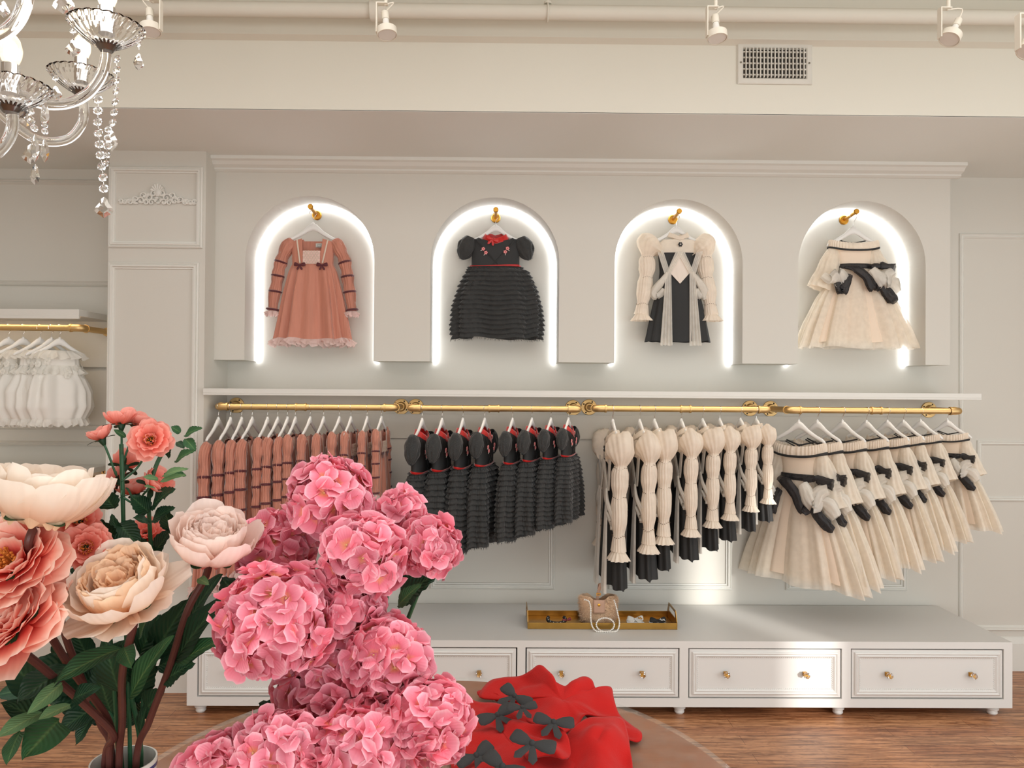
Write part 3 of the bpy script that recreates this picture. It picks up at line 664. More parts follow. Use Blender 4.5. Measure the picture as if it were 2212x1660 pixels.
# --- black ruffled dress
def make_black(seed=0, thin=1.0):
    t = thing('ruffled_dress', '', 'dress')
    B = Body([(-.112, .070, .030, 0), (-.135, .120, .032, 0), (-.18, .128, .036, 0), (-.275, .130, .038 * thin, .001), (-.32, .165, .050 * thin, .006), (-.40, .200, .060 * thin, .012), (-.50, .222, .066 * thin, .018), (-.60, .226, .066 * thin, .022), (-.67, .218, .064 * thin, .022)], 8, seed, cx=lambda z: .012 if z < -.3 else 0)
    b = MB(); B.shell(b, -.118, -.285, 100, 14, topf=lambda th: -.150 + .028 * abs(math.cos(th)) ** 1.0 if math.sin(th) < 0 else -.125); bo = b.build('bodice', Mblk2, t, local=True, angle=0)
    s = MB()
    for sg in (-1, 1):
        for k in range(3):
            pts = [(sg * (.108 - .012 * k - (.108) * v), -interp(B.p, .135 + .125 * v)[1] - .002, -.135 - .012 * k - .125 * v) for v in [q / 8 for q in range(9)]]
            s.tube(pts, .0022, 5)
    s.build('stitched_pleat', Mblk2, bo, local=True)
    for x, z, a in ((-.066, -.190, .6), (-.052, -.210, .9), (.064, -.186, -2.2 + PI), (.052, -.205, -1.6 + PI)):
        s = MB(); c = Vector((x, -.041, z))
        for q in range(5): s.ball(c + Vector((.006 * math.cos(q * 1.26), 0, .006 * math.sin(q * 1.26))), .0045, 8, 5)
        em = s.build('flower_embroidery', Mpink_bead, bo, local=True)
        s = MB(); s.tube([c + Vector((0, 0, -.004)), c + Vector((-.018 * math.cos(a) * (1 if x < 0 else -1), 0, -.018 * math.sin(a) if a < 2 else -.006))], .0016, 5); s.build('embroidered_stem', Mromp, em, local=True)
    # tiers
    nt_ = 15
    def off(th, z):
        u = (-z - .285) / .385 * nt_; f = u - math.floor(u)
        return .018 * f ** .8 + .006 * nz3(th * 9 + seed, math.floor(u) * 3.1, 0) + .004 * nz3(th * 30, u * 6, seed)
    s = MB(); B.shell(s, -.284, -.668, 220, 90, offf=off); fr = []
    s.build('skirt', Mblk, t, local=True, angle=0)
    s = MB(); rnd = random.Random(seed)
    for tr_ in range(1, nt_ + 1):
        z = -.285 - .385 * tr_ / nt_; k = 150 if tr_ == nt_ else 90
        fringe(s, [B.pt(2 * PI * (i + rnd.random()) / k, z, .011) for i in range(k)], .011 if tr_ == nt_ else .008, seed + tr_, out=.5, w=.0016)
    s.build('frayed_edge', Mblk, t, local=True, smooth=False)
    s = MB(); s.tube([B.pt(2 * PI * i / 60, -.280 - .004 * math.sin(i * .2), .003) for i in range(60)], .0062, 8, closed=True, flat=.5); s.build('belt', Mred, t, local=True)
    # collar and neck bow
    s = MB()
    def colf(u, v):
        th = 2 * PI * u; r = lerp(.056, .072, v); zt_ = -.100 - .022 * (1 - math.sin(th)) / 2 * 1.3 - .002 + .018 * abs(math.cos(th))
        return Vector((r * math.cos(th), r * .52 * math.sin(th), zt_ - .030 * v + .0008 * math.sin(th * 14)))
    s.grid(colf, 60, 6, cu=True); s.build('collar', Mred, t, local=True, angle=0, solid=.004)
    s = MB(); bow(s, (-.018, -.044, -.140), .034, (1, 0, -.35), (.35, 0, 1), droop=.5); s.build('neck_bow', Mred, t, local=True)
    for sg in (-1, 1):
        s = MB(); c = Vector((sg * .158, 0, -.178)); d = Vector((sg * .42, 0, -1)).normalized(); x = Vector((1, 0, 0)); x = (x - d * x.dot(d)).normalized(); y = d.cross(x)
        def puff(u, v):
            th = 2 * PI * u; l = lerp(-.062, .066, v); r = .052 * math.sin(PI * min(1, max(0, (v * .86 + .12)))) ** .6 * (1 + .10 * math.sin(9 * th + seed) * (v) + .16 * nz3(th * 2, v * 4, seed + sg))
            return c + d * l + x * r * math.cos(th) * .95 + y * r * .72 * math.sin(th)
        s.grid(puff, 48, 22, cu=True); so_ = s.build('puff_sleeve', Mblk, t, local=True, angle=0)
        s = MB(); rnd = random.Random(seed + 7 + sg)
        pts = [puff(rnd.uniform(-.12, .12) + (0 if sg > 0 else .5), rnd.random()) for _ in range(150)] + [puff(rnd.random(), .99) for _ in range(90)]
        fringe(s, pts, .012, seed, down=(sg * .7, 0, -.1), w=.0014); s.build('frayed_edge', Mblk, so_, local=True, smooth=False)
    return t
# --- cream dress with black panels
def make_cream(seed=0, sl=1.0, thin=1.0, fat=1.0):
    t = thing('puff_sleeve_dress', '', 'dress')
    B = Body([(-.12, .075, .028, 0), (-.15, .108, .030, 0), (-.19, .110, .033, 0), (-.30, .100, .036 * thin, .001), (-.37, .108, .040 * thin, .004), (-.48, .135, .046 * thin, .008), (-.69, .175, .056 * thin, .012)], 8, seed, cx=lambda z: .010)
    s = MB(); B.shell(s, -.195, -.68, 140, 34); sk = s.build('black_skirt', Mblk2, t, local=True, angle=0)
    s = MB(); B.shell(s, -.128, -.20, 90, 8, offf=lambda a, b: .0015); s.build('sheer_yoke', Mcre, t, local=True, angle=0)
    s = MB()
    def collar(u, v):
        th = 2 * PI * u; return Vector((.010 + (.050 + .010 * v) * math.cos(th), (.026 + .006 * v) * math.sin(th), -.098 - .024 * v - .012 * (1 - math.sin(th)) / 2 + .020 * abs(math.cos(th)) + .0008 * math.sin(th * 22)))
    s.grid(collar, 70, 5, cu=True); s.build('collar', Mcre, t, local=True, angle=0, solid=.003)
    s = MB()
    for q in range(6): a = q * PI / 3; s.ball((.012 + .008 * math.cos(a), -.043, -.158 + .008 * math.sin(a)), .0052, 8, 5, (1, .6, 1))
    br = s.build('brooch', Mblk2, t, local=True); MB().ball((.012, -.048, -.158), .0038, 8, 5).build('pearl', mat('pearl', (240, 236, 228), .2, coat=.5), br, local=True)
    # diamond bodice front
    s = MB()
    def dia(u, v):
        z = lerp(-.205, -.370, v); hw = interp([(0, .012), (.42, .052), (.60, .060), (1, .001)], v)[0]; x = .010 + lerp(-hw, hw, u)
        return Vector((x, -interp(B.p, -z)[1] * (1 - .12 * abs(x) / .1) - .007 - .001 * math.sin(u * 20), z))
    s.grid(dia, 14, 18); s.build('bodice_front', Mcre2, t, local=True, angle=0)
    # crossed net bands over the front
    for sg in (-1, 1):
        s = MB()
        def ban(u, v):
            z = lerp(-.200, -.315, v); xc = .010 + sg * (lerp(.004, .062, v)); x = xc + (u - .5) * .042 * (1 - .35 * v)
            return Vector((x, -interp(B.p, -z)[1] - .014 - .003 * math.sin(u * 25), z))
        s.grid(ban, 16, 12)
        def ban2(u, v):
            z = lerp(-.190, -.315, v); xc = .010 + sg * (lerp(.108, .068, v)); x = xc + (u - .5) * .034
            return Vector((x, -interp(B.p, -z)[1] * .8 - .016 - .003 * math.sin(u * 25), z))
        s.grid(ban2, 16, 12)
        def ban3(u, v):
            z = lerp(-.310, -.705, v); xc = .010 + sg * (lerp(.064, .078, v)); x = xc + (u - .5) * (.030 + .036 * v)
            return Vector((x, -interp(B.p, -z)[1] - .016 - .005 * math.sin(u * 22 + seed) * (.4 + v), z + .006 * nz3(u * 9, seed, sg)))
        s.grid(ban3, 24, 26); s.build('net_panel', Mivo, t, local=True, angle=0)
        s = MB()
        pth = [(.010 + sg * .066, -.048, -.31), (.010 + sg * .10, -.05, -.36), (.010 + sg * .135, -.03, -.415), (.010 + sg * .115, -.03, -.44), (.010 + sg * .085, -.048, -.40)]
        sleeve(s, pth, [.008, .016, .022, .020, .012], 6, .2, 18, 6, seed, flat=.5); s.build('net_drape', Mivo, t, local=True, angle=0)
    for sg in (-1, 1):
        o_ = sl
        path = [(sg * .098, 0, -.135), (sg * .140, 0, -.165), (sg * (.150 + .01 * o_), -.002, -.215), (sg * (.145 + .014 * o_), -.004, -.275), (sg * (.148 + .020 * o_), -.006, -.36), (sg * (.150 + .030 * o_), -.008, -.45), (sg * (.150 + .040 * o_), -.010, -.535)]
        s = MB(); sleeve(s, path, [r * fat for r in (.018, .056, .070, .066, .046, .026, .036, .038, .038, .028, .035, .036, .034, .024, .030, .034)], 17, .055, 68, 9, seed + sg, flat=.78)
        so_ = s.build('sleeve', Mcre, t, local=True, angle=0)
        s = MB(); sleeve(s, path, [.012, .020, .028, .030, .028, .020, .022, .022, .022, .018, .020, .022, .020, .018], 7, .1, 20, 6, seed + sg, flat=.7); s.build('sleeve_lining', Mcre2, so_, local=True, angle=0)
        pts = spline(path, 20)
        for f in (.36, .62, .885):
            i = int(f * (len(pts) - 1)); p = pts[i]; s = MB(); rnd = random.Random(i)
            for a in range(20):
                an = 2 * PI * a / 20; q = p + Vector((math.cos(an) * .0295 * fat, math.sin(an) * .024 * fat, .004 * math.sin(an * 3)))
                s.tube([q - Vector((-math.sin(an), math.cos(an), 0)) * .0022 + Vector((0, 0, rnd.uniform(-.003, .003))), q + Vector((-math.sin(an), math.cos(an), 0)) * .0022], .0011, 4)
            s.build('smocking_stitch', Mbrass, so_, local=True)
        e = pts[-1]; s = MB()
        for lay in range(2):
            k0 = len(s.v); C_ = Body([(0, .024, .018, 0), (-.05, .034, .026, .003)], 11, seed); C_.shell(s, 0, -.045, 60, 5, offf=lambda th, z: (-z) * (.42 + .06 * lay) + .006 * (-z / .045) * math.sin(th * 13 + lay)); s.xf(Matrix.Translation(e + Vector((0, 0, .012))), k0)
        s.build('cuff', Mcre, so_, local=True, angle=0)
    return t
# --- ivory tulle dress with black sash
def make_tulle(seed=0, thin=1.0, back=False):
    t = thing('tulle_dress', '', 'dress')
    wid = lambda a: a
    B = Body([(-.15, .105, .030, 0), (-.20, .092, .034, 0), (-.28, .085, .036, .001), (-.33, .12, .045 * thin, .006), (-.45, .20, .065 * thin, .014), (-.60, .27, .080 * thin, .020), (-.72, .315, .088 * thin, .024)], 15, seed, cx=lambda z: .02 * (-z))
    Bi = Body([(-.15, .100, .027, 0), (-.28, .080, .033, .0), (-.45, .175, .050 * thin, .008), (-.70, .265, .070 * thin, .014)], 11, seed + 3, cx=lambda z: .02 * (-z))
    s = MB(); Bi.shell(s, -.165, -.285, 80, 10); bo = s.build('bodice', Mtul2, t, local=True, angle=0)
    s = MB(); Bi.shell(s, -.28, -.685, 150, 20); s.build('underskirt', Mtul2, t, local=True, angle=0)
    s = MB(); B.shell(s, -.27, -.715, 260, 26, offf=lambda th, z: .004 * math.sin(th * 47 + seed) * max(0, -z - .3) * 2); s.build('tulle_skirt', Mtul, t, local=True, angle=0)
    s = MB(); B.shell(s, -.27, -.700, 220, 20, offf=lambda th, z: -.010 + .006 * math.sin(th * 31 + seed) * max(0, -z - .3) * 2); s.build('tulle_layer', Mtul, t, local=True, angle=0)
    # gathered neck band with black trim
    Nb = Body([(-.140, .128, .034, 0), (-.20, .136, .042, .0)], 5, seed)
    tilt = lambda th: .018 * math.cos(th)
    s = MB(); s.grid(lambda u, v: (lambda p: Vector((p.x, p.y, p.z + .020 * abs(math.cos(2 * PI * u)) ** 2)))(Nb.pt(2 * PI * u, -.150 - .040 * v, .003 * math.sin(2 * PI * u * 45) + .004 * math.sin(PI * v))), 240, 6, cu=True)
    nb = s.build('neck_band', Mcre, t, local=True, angle=0)
    s = MB(); s.tube([(lambda p: Vector((p.x, p.y, p.z + .020 * abs(math.cos(2 * PI * i / 80)) ** 2)))(Nb.pt(2 * PI * i / 80, -.192, .004)) for i in range(80)], .0052, 6, closed=True, flat=.5); s.build('black_trim', Mblk2, nb, local=True)
    s = MB(); s.tube(spline([(-.075, .02, -.128), (-.03, .012, -.140), (0, .008, -.146), (.03, .012, -.140), (.075, .02, -.130)], 6), .0035, 6)
    s.tube([(-.07, .0, -.132), (-.02, .0, -.152)], .003, 5); bow(s, (0, .004, -.147), .014); s.build('shoulder_tie', Mblk2, t, local=True)
    for sg in (-1, 1):
        s = MB(); path = [(sg * .112, 0, -.185), (sg * .125, 0, -.25), (sg * .150, -.002, -.33), (sg * .175, -.004, -.40)]
        sleeve(s, path, [.030, .046, .058, .068, .078], 13, .06, 60, 9, seed + sg, flat=.62); so_ = s.build('sleeve', Mtul, t, local=True, angle=0)
        s = MB(); sleeve(s, path, [.022, .036, .046, .056, .064], 9, .08, 40, 7, seed + sg + 2, flat=.6); s.build('sleeve_lining', Mcre, so_, local=True, angle=0)
    # buttons down one side
    s = None
    if seed:
        for q in range(7): MB().ball((0, .037, -.185 - .015 * q), .0048, 8, 5).build('button', Mblk2, bo, local=True)
    # sash: black net with ivory net loops
    s = MB(); s.tube([B.pt(2 * PI * i / 50, -.276, .004) for i in range(50)], .0135, 8, closed=True, flat=.35); sa = s.build('sash', Mbtul, t, local=True)
    def drape(name, pts, rad, m, k=6, am=.22):
        s = MB(); sleeve(s, pts, rad, k, am, 22, 8, seed, flat=.55); s.build(name, m, t, local=True, angle=0)
    y = -.055
    drape('black_drape', [(-.07, y, -.285), (-.02, y - .02, -.30), (.03, y - .03, -.345), (.065, y - .03, -.40), (.10, y - .02, -.375), (.115, y - .01, -.33)], [.016, .022, .020, .024, .022, .012], Mbtul)
    drape('black_drape', [(.06, y - .01, -.285), (.11, y, -.275), (.16, y, -.285), (.195, y, -.29)], [.012, .018, .016, .022], Mbtul)
    drape('black_drape', [(.10, y - .02, -.38), (.14, y - .02, -.42), (.175, y - .01, -.455), (.20, y, -.47)], [.014, .024, .026, .014], Mbtul)
    drape('black_drape', [(-.12, y - .02, -.37), (-.10, y - .03, -.42), (-.075, y - .03, -.37), (-.055, y - .02, -.33)], [.020, .026, .020, .014], Mbtul)
    drape('ivory_drape', [(-.19, y, -.33), (-.15, y - .02, -.36), (-.12, y - .03, -.33), (-.09, y - .02, -.37), (-.13, y - .02, -.40)], [.022, .034, .030, .028, .018], Mivo, 8)
    drape('ivory_drape', [(.06, y - .02, -.30), (.09, y - .03, -.34), (.12, y - .03, -.375), (.14, y - .02, -.33), (.18, y - .01, -.31)], [.022, .032, .034, .030, .020], Mivo, 8)
    drape('ivory_drape', [(.14, y - .01, -.36), (.18, y, -.38), (.21, y, -.42)], [.030, .036, .022], Mivo, 8)
    return t
# --- white bubble romper
def make_romper(seed=0):
    t = thing('bubble_romper', '', 'romper')
    B = Body([(-.115, .085, .030, 0), (-.16, .100, .045, .002), (-.22, .105, .055, .004), (-.27, .130, .085, .010), (-.34, .160, .110, .014), (-.42, .165, .115, .014), (-.48, .135, .100, .012), (-.51, .09, .07, .010)], 12, seed)
    s = MB(); B.shell(s, -.13, -.235, 90, 10); bo = s.build('bodice', Mromp, t, local=True, angle=0)
    s = MB(); B.shell(s, -.225, -.51, 150, 26, offf=lambda th, z: .010 * nz3(th * 3 + seed, z * 12, 1)); s.build('bubble_shorts', Mromp, t, local=True, angle=0)
    s = MB(); ruffle(s, B, -.48, -.515, .012, 22, seed, nu=200, amp=.006); s.build('leg_frill', Mromo, t, local=True, angle=0)
    s = MB(); ruffle(s, B, -.12, -.165, .055, 13, seed, nu=200, amp=.010); ruffle(s, B, -.20, -.245, .035, 15, seed + 1, nu=200, amp=.010); s.build('collar_frill', Mromo, t, local=True, angle=0)
    rnd = random.Random(seed)
    for k in range(14):
        th = rnd.uniform(0, 2 * PI); z = rnd.uniform(-.25, -.16); p = B.pt(th, z, .016); f = MB()
        for q in range(5):
            a = q * 2 * PI / 5; n = Vector((math.cos(th), math.sin(th), .2)).normalized(); u = n.orthogonal().normalized(); w = n.cross(u); d = u * math.cos(a) + w * math.sin(a)
            lobe(f, p, d, n.cross(d), [(0, .002, .001), (.006, .008, .002), (.014, .009, .002), (.018, .003, .001)], 6)
        f.ball(p + Vector((math.cos(th), math.sin(th), 0)) * .003, .0035, 6, 4); f.build('cloth_flower', Mromo, bo, local=True)
    return t
def place(o, px, py, Y, alpha, sx=1, sy=None, sz=None, dx=0, dz=0, loc=None):
    p = loc or P(px, py, Y); o.location = (p[0] + dx, p[1], p[2] + dz); o.rotation_euler = (0, 0, math.radians(alpha)); o.scale = (sx, sy or sx, sz or sx)
def labelled(o, label, group=None, name=None):
    o['label'] = label
    if group: o['group'] = group
    elif 'group' in o: del o['group']
    return o
# niches: hooks, hangers, dresses
nd = [('pink', (685, 466), (677, 454), 4.015, make_pink(0, 1.0)), ('black', (1071, 472), (1070, 457), 4.015, make_black(0)), ('cream', (1453, 475), (1459, 461), 4.015, make_cream(0, 1.0, 1.0, 1.15)), ('tulle', (1822, 476), (1845, 464), 3.985, make_tulle(0, .85))]
nlab = {'pink': 'pink velvet dress with maroon bows hanging alone in the first niche', 'black': 'black ruffled short sleeved dress with red collar hanging alone in the second niche',
        'cream': 'cream dress with black panels and puff sleeves hanging alone in the third niche', 'tulle': 'ivory tulle dress with black sash hanging alone in the last niche'}
H0 = make_hanger('white hanger holding the pink velvet dress in the first niche')
hooks_xy = []
for i, (k, fl, tip, Yh, dr) in enumerate(nd):
    a = P(fl[0], fl[1], WY); Yt = 3.955; b = P(tip[0], tip[1], Yt); b = Vector((a.x, Yt, a.z + (.0)))
    t = thing('wall_hook', ['gold wall hook in the niche with the pink dress', 'gold wall hook in the niche with the black dress', 'gold wall hook in the niche with the cream and black dress', 'gold wall hook in the niche with the ivory tulle dress'][i], 'hook', (a.x, WY, a.z), 'gold hooks in the niches')
    MB().lathe([(.026, 0), (.026, .008), (.022, .012), (.008, .013)], a, 28, (0, -1, 0)).build('base_plate', Mhook, t)
    e = Vector((a.x, Yt, a.z + .012))
    MB().tube([a, (a.x, WY - .05, a.z + .002), e], [.009, .008, .010], 14).build('peg', Mhook, t)
    MB().lathe([(.010, -.006), (.015, -.002), (.015, .006), (.012, .010)], e, 20, (0, -1, 0)).build('peg_head', Mhook, t)
    zz = a.z + .004 + .010 - .0185
    hg = H0 if i == 0 else copy_tree(H0)
    place(hg, 0, 0, 0, (3, 0, 0, 0)[i], (1.0, .88, .88, 1.0)[i], loc=(a.x, Yh, zz))
    labelled(hg, 'white hanger holding the ' + nlab[k].split(' hanging')[0] + ' in its niche')
    labelled(dr, nlab[k]); 
    place(dr, 0, 0, 0, 0, 1.0, loc=(a.x, Yh, zz))
# racks
def rack(name, hooks, zr, protos, alphas, s0, s1, labf, group, hlab, hgroup, ysc=1.0, hs=(1.12, .98)):
    n = len(hooks)
    for i, hx in enumerate(hooks):
        f = i / (n - 1); p0 = P(hx, 882, RY); s = lerp(s0, s1, f)
        al = lerp(alphas[0], alphas[-1], f) if len(alphas) == 2 else alphas[i]
        al += ((i * 37) % 5 - 2) * .8
        pr = protos[i % len(protos)]; used = pr.get('used') if False else pr.name in USED
        o = copy_tree(pr) if pr.name in USED else pr; USED.add(pr.name)
        xs = s * (.96 if s > 1 else 1.0)
        place(o, 0, 0, 0, al, xs * .92, s * ysc, s, loc=(p0.x, RY, zr)); labelled(o, labf(i, n), group)
        h = copy_tree(H0); sh = .46 + .44 * s; place(h, 0, 0, 0, al + (180 if al > 0 else 0) * 0, sh, loc=(p0.x, RY, zr)); labelled(h, hlab(i, n), hgroup)
USED = set()
ORD = ['first', 'second', 'third', 'fourth', 'fifth', 'sixth', 'seventh', 'eighth', 'ninth', 'tenth', 'eleventh', 'twelfth', 'thirteenth', 'fourteenth']
def ordl(i, n): return 'leftmost' if i == 0 else ('rightmost' if i == n - 1 else ORD[i] + ' from the left')
rack('pink', [472, 498, 522, 545, 578, 600, 621, 638, 670, 699, 733, 758, 793, 824], z1r, [make_pink(1, .25, .8, 1.12), make_pink(2, .1, .8, 1.2), make_pink(3, .45, .8, 1.05)], (90, 84), 1.27, .80,
     lambda i, n: 'pink velvet dress with ribbon banded sleeves on the gold rail, ' + ordl(i, n), 'pink velvet dresses on the first rail',
     lambda i, n: 'white hanger on the pink dress rail, ' + ordl(i, n), 'white hangers on the pink dress rail', .78)
rack('black', [912, 955, 1000, 1047, 1107, 1149, 1190, 1228], z2r, [make_black(1, .8), make_black(2, .8)], (80, 68), 1.15, .84,
     lambda i, n: 'black ruffled dress with red collar on the gold rail, ' + ordl(i, n), 'black ruffled dresses on the second rail',
     lambda i, n: 'white hanger on the black dress rail, ' + ordl(i, n), 'white hangers on the black dress rail', .9)
rack('cream', [1324, 1382, 1414, 1472, 1518, 1555, 1600, 1634], z3r, [make_cream(1, .1, .8, 1.25), make_cream(2, .5, .8, 1.18)], (-84, -82), 1.30, .82,
     lambda i, n: 'cream puff sleeve dress with black skirt on the gold rail, ' + ordl(i, n), 'cream and black dresses on the third rail',
     lambda i, n: 'white hanger on the cream dress rail, ' + ordl(i, n), 'white hangers on the cream dress rail', .85)
rack('tulle', [1726, 1766, 1820, 1872, 1917, 1952, 1989, 2047], z4r, [make_tulle(1, .7), make_tulle(2, .7)], [-52, -62, -66, -68, -70, -70, -68, -60], 1.24, .82,
     lambda i, n: 'ivory tulle dress with black trim on the gold rail, ' + ordl(i, n), 'ivory tulle dresses on the fourth rail',
     lambda i, n: 'white hanger on the tulle dress rail, ' + ordl(i, n), 'white hangers on the tulle dress rail', .8)
Rp = [make_romper(1), make_romper(2)]
for i, hx in enumerate([2, 34, 71, 96, 114]):
    o = copy_tree(Rp[i % 2]) if i > 1 else Rp[i]; p0 = P(hx, 708, 3.76); al = (52, 55, 60, 62, 48)[i]
    place(o, 0, 0, 0, al, .90, .78, .97, loc=(p0.x, RY, z5r)); labelled(o, 'white bubble romper with frill collar under the upper shelf, ' + ordl(i, 5), 'white rompers on the left rail')
    h = copy_tree(H0); place(h, 0, 0, 0, al, .9, loc=(p0.x, RY, z5r)); labelled(h, 'white hanger on the romper rail, ' + ordl(i, 5), 'white hangers on the romper rail')
for i, hx in enumerate([20, 52]):
    p0 = P(hx, 1039, 3.82); h = copy_tree(H0); place(h, 0, 0, 0, 80, .9, loc=(p0.x, RY, z6r)); labelled(h, 'empty white hanger on the lower left rail, ' + ('left one' if i == 0 else 'right one'), 'white hangers on the lower left rail')
# ---------------------------------------------------------------- round display table
TZ = .70; TC = (-.12, 1.486); TR = .667
Mwood = mat('walnut_tabletop', (150, 92, 54), .3, var=.2, vscale=6, stretch=(2, 26, 1), coat=.0)
Mglass = mat('clear_glass', (252, 253, 252), 0.0, trans=0); Mglass.node_tree.nodes['Principled BSDF'].inputs['Transmission Weight'].default_value = 1.0; Mglass.node_tree.nodes['Principled BSDF'].inputs['IOR'].default_value = 1.47
tb = thing('round_table', 'round brown wooden display table with the flowers and the red felt cape on it', 'table', (TC[0], TC[1], 0))
c3 = (TC[0], TC[1], 0)
MB().lathe([(.60, TZ - .06), (TR - .012, TZ - .052), (TR - .004, TZ - .04), (TR - .004, TZ - .012), (TR - .010, TZ - .006), (.0, TZ - .006)], c3, 128, caps=False).build('tabletop', Mwood, tb)
MB().lathe([(0, TZ - .006), (TR - .001, TZ - .006), (TR, TZ - .003), (TR - .001, TZ), (0, TZ)], c3, 128, caps=False).build('glass_top', mat('table_glass_edge', (205, 214, 208), 0.03, alpha=.05), tb)
MB().lathe([(.07, TZ - .06), (.05, TZ - .12), (.045, .40), (.07, .30), (.05, .2), (.06, .12), (.11, .09)], c3, 32).build('pedestal', Mwood, tb)
for k in range(4):
    a = PI / 4 + k * PI / 2; MB().tube(spline([(TC[0] + .05 * math.cos(a), TC[1] + .05 * math.sin(a), .13), (TC[0] + .25 * math.cos(a), TC[1] + .25 * math.sin(a), .09), (TC[0] + .42 * math.cos(a), TC[1] + .42 * math.sin(a), .022)], 6), [.035] * 6 + [.028] * 6 + [.022], 12).build('leg', Mwood, tb)
def T(px, py, h=0.0):
    """point at height h above the table top on the line of sight through (px, py)"""
    a = P(px, py, 1.0) - CP; t = (TZ + h - CAMZ) / a.z; return CP + a * t
# ---------------------------------------------------------------- red felt cape
Mfelt = mat('red_felt', (184, 14, 8), .95, sheen=.08, bump=.25, bscale=300, var=.07, vscale=30)
Mbowf = mat('charcoal_bow_cloth', (52, 52, 52), .85, bump=.2, bscale=300)
cape = thing('felt_cape', 'red felt cape with scalloped edge and charcoal bows folded on the round table', 'cape', T(1190, 1560, 0))
def sheet(cen, out, name, seed=0, rings=16, fold=.012, lift=0.004):
    n = len(out) * 6; loop = []
    k = len(out)
    for i in range(k):
        p0, p1, p2, p3 = [Vector(out[(i + j - 1) % k]) for j in range(4)]
        for q in range(6):
            t = q / 6; loop.append(.5 * ((2 * p1) + (p2 - p0) * t + (2 * p0 - 5 * p1 + 4 * p2 - p3) * t * t + (3 * p1 - p0 - 3 * p2 + p3) * t ** 3))
    c = Vector(cen); mb = MB(); vs = []
    pc = T(c.x, c.y, c.z)
    for r in range(rings + 1):
        f = r / rings
        for i, o_ in enumerate(loop):
            po = T(o_.x, o_.y, max(.003, o_.z)); p = pc.lerp(po, f); g_ = f * f * (3 - 2 * f); g_ = g_ ** 1.3; p.z = lerp(pc.z, po.z, g_); p = CP + (p - CP)
            h = fold * math.sin(PI * f) * (nz3(p.x * 8 + seed, p.y * 8, seed) * 2.2 + .5 * nz3(p.x * 22, p.y * 22, seed))
            p.z = max(TZ + .003 + lift, p.z + h * (1 if r else 0)); vs.append(p)
    fs = [(r * n + i, r * n + (i + 1) % n, (r + 1) * n + (i + 1) % n, (r + 1) * n + i) for r in range(rings) for i in range(n)]
    mb.add(vs, fs); return mb.build(name, Mfelt, cape, solid=.0035, angle=0)
sheet((1215, 1515, .055), [(1035, 1506, .012), (1056, 1474, .03), (1088, 1465, .04), (1122, 1462, .045), (1146, 1450, .07), (1164, 1438, .09), (1179, 1447, .085), (1187, 1471, .06), (1222, 1485, .05), (1243, 1470, .07), (1262, 1463, .08), (1278, 1470, .075), (1287, 1488, .055), (1306, 1484, .055), (1321, 1488, .05), (1326, 1512, .04), (1338, 1545, .02), (1364, 1568, .012), (1386, 1585, .012), (1381, 1603, .006), (1350, 1592, .02), (1326, 1554, .045), (1296, 1549, .05), (1264, 1545, .055), (1245, 1568, .04), (1205, 1588, .035), (1150, 1565, .035), (1110, 1538, .02), (1068, 1512, .012)], 'back_panel', 1)
sheet((1100, 1610, .03), [(982, 1512, .006), (1004, 1506, .01), (1034, 1518, .012), (1078, 1522, .03), (1130, 1545, .03), (1195, 1570, .03), (1236, 1610, .02), (1240, 1660, .015), (1200, 1700, .01), (1100, 1712, .01), (1010, 1710, .008), (975, 1660, .006), (972, 1580, .006)], 'front_panel', 4, fold=.016)
sheet((1292, 1600, .06), [(1262, 1556, .065), (1300, 1551, .065), (1342, 1553, .055), (1354, 1580, .045), (1361, 1620, .035), (1366, 1660, .02), (1360, 1710, .012), (1290, 1720, .012), (1240, 1690, .012), (1226, 1640, .02), (1222, 1595, .04)], 'side_panel', 7, fold=.02)
sheet((1172, 1600, .06), [(1075, 1560, .03), (1110, 1556, .045), (1150, 1566, .055), (1200, 1570, .065), (1226, 1590, .06), (1232, 1632, .04), (1214, 1640, .05), (1180, 1634, .04), (1140, 1640, .05), (1128, 1622, .035), (1100, 1602, .03)], 'scalloped_flap', 9, fold=.012)
sheet((1065, 1500, .02), [(1031, 1496, .012), (1042, 1493, .016), (1075, 1500, .025), (1082, 1510, .018), (1060, 1508, .012), (1036, 1505, .008)], 'neck_edge', 3, rings=6, fold=.004)
for px, py, h, a, s in ((1112, 1500, .085, -50, .046), (1074, 1541, .06, 38, .048), (1196, 1556, .085, -14, .046), (1150, 1602, .085, -28, .050), (1028, 1628, .045, 42, .046), (1086, 1652, .06, -42, .050), (1128, 1524, .085, 8, .036)):
    m = MB(); c = T(px, py, h); ar = math.radians(a); r_ = Vector((math.cos(ar), math.sin(ar) * .8, math.sin(ar) * .25)); u_ = Vector((-math.sin(ar), math.cos(ar) * .9, .45))
    bow(m, c - Vector((0, 0, .006)), s, r_, u_, droop=.55); m.build('bow', Mbowf, cape)
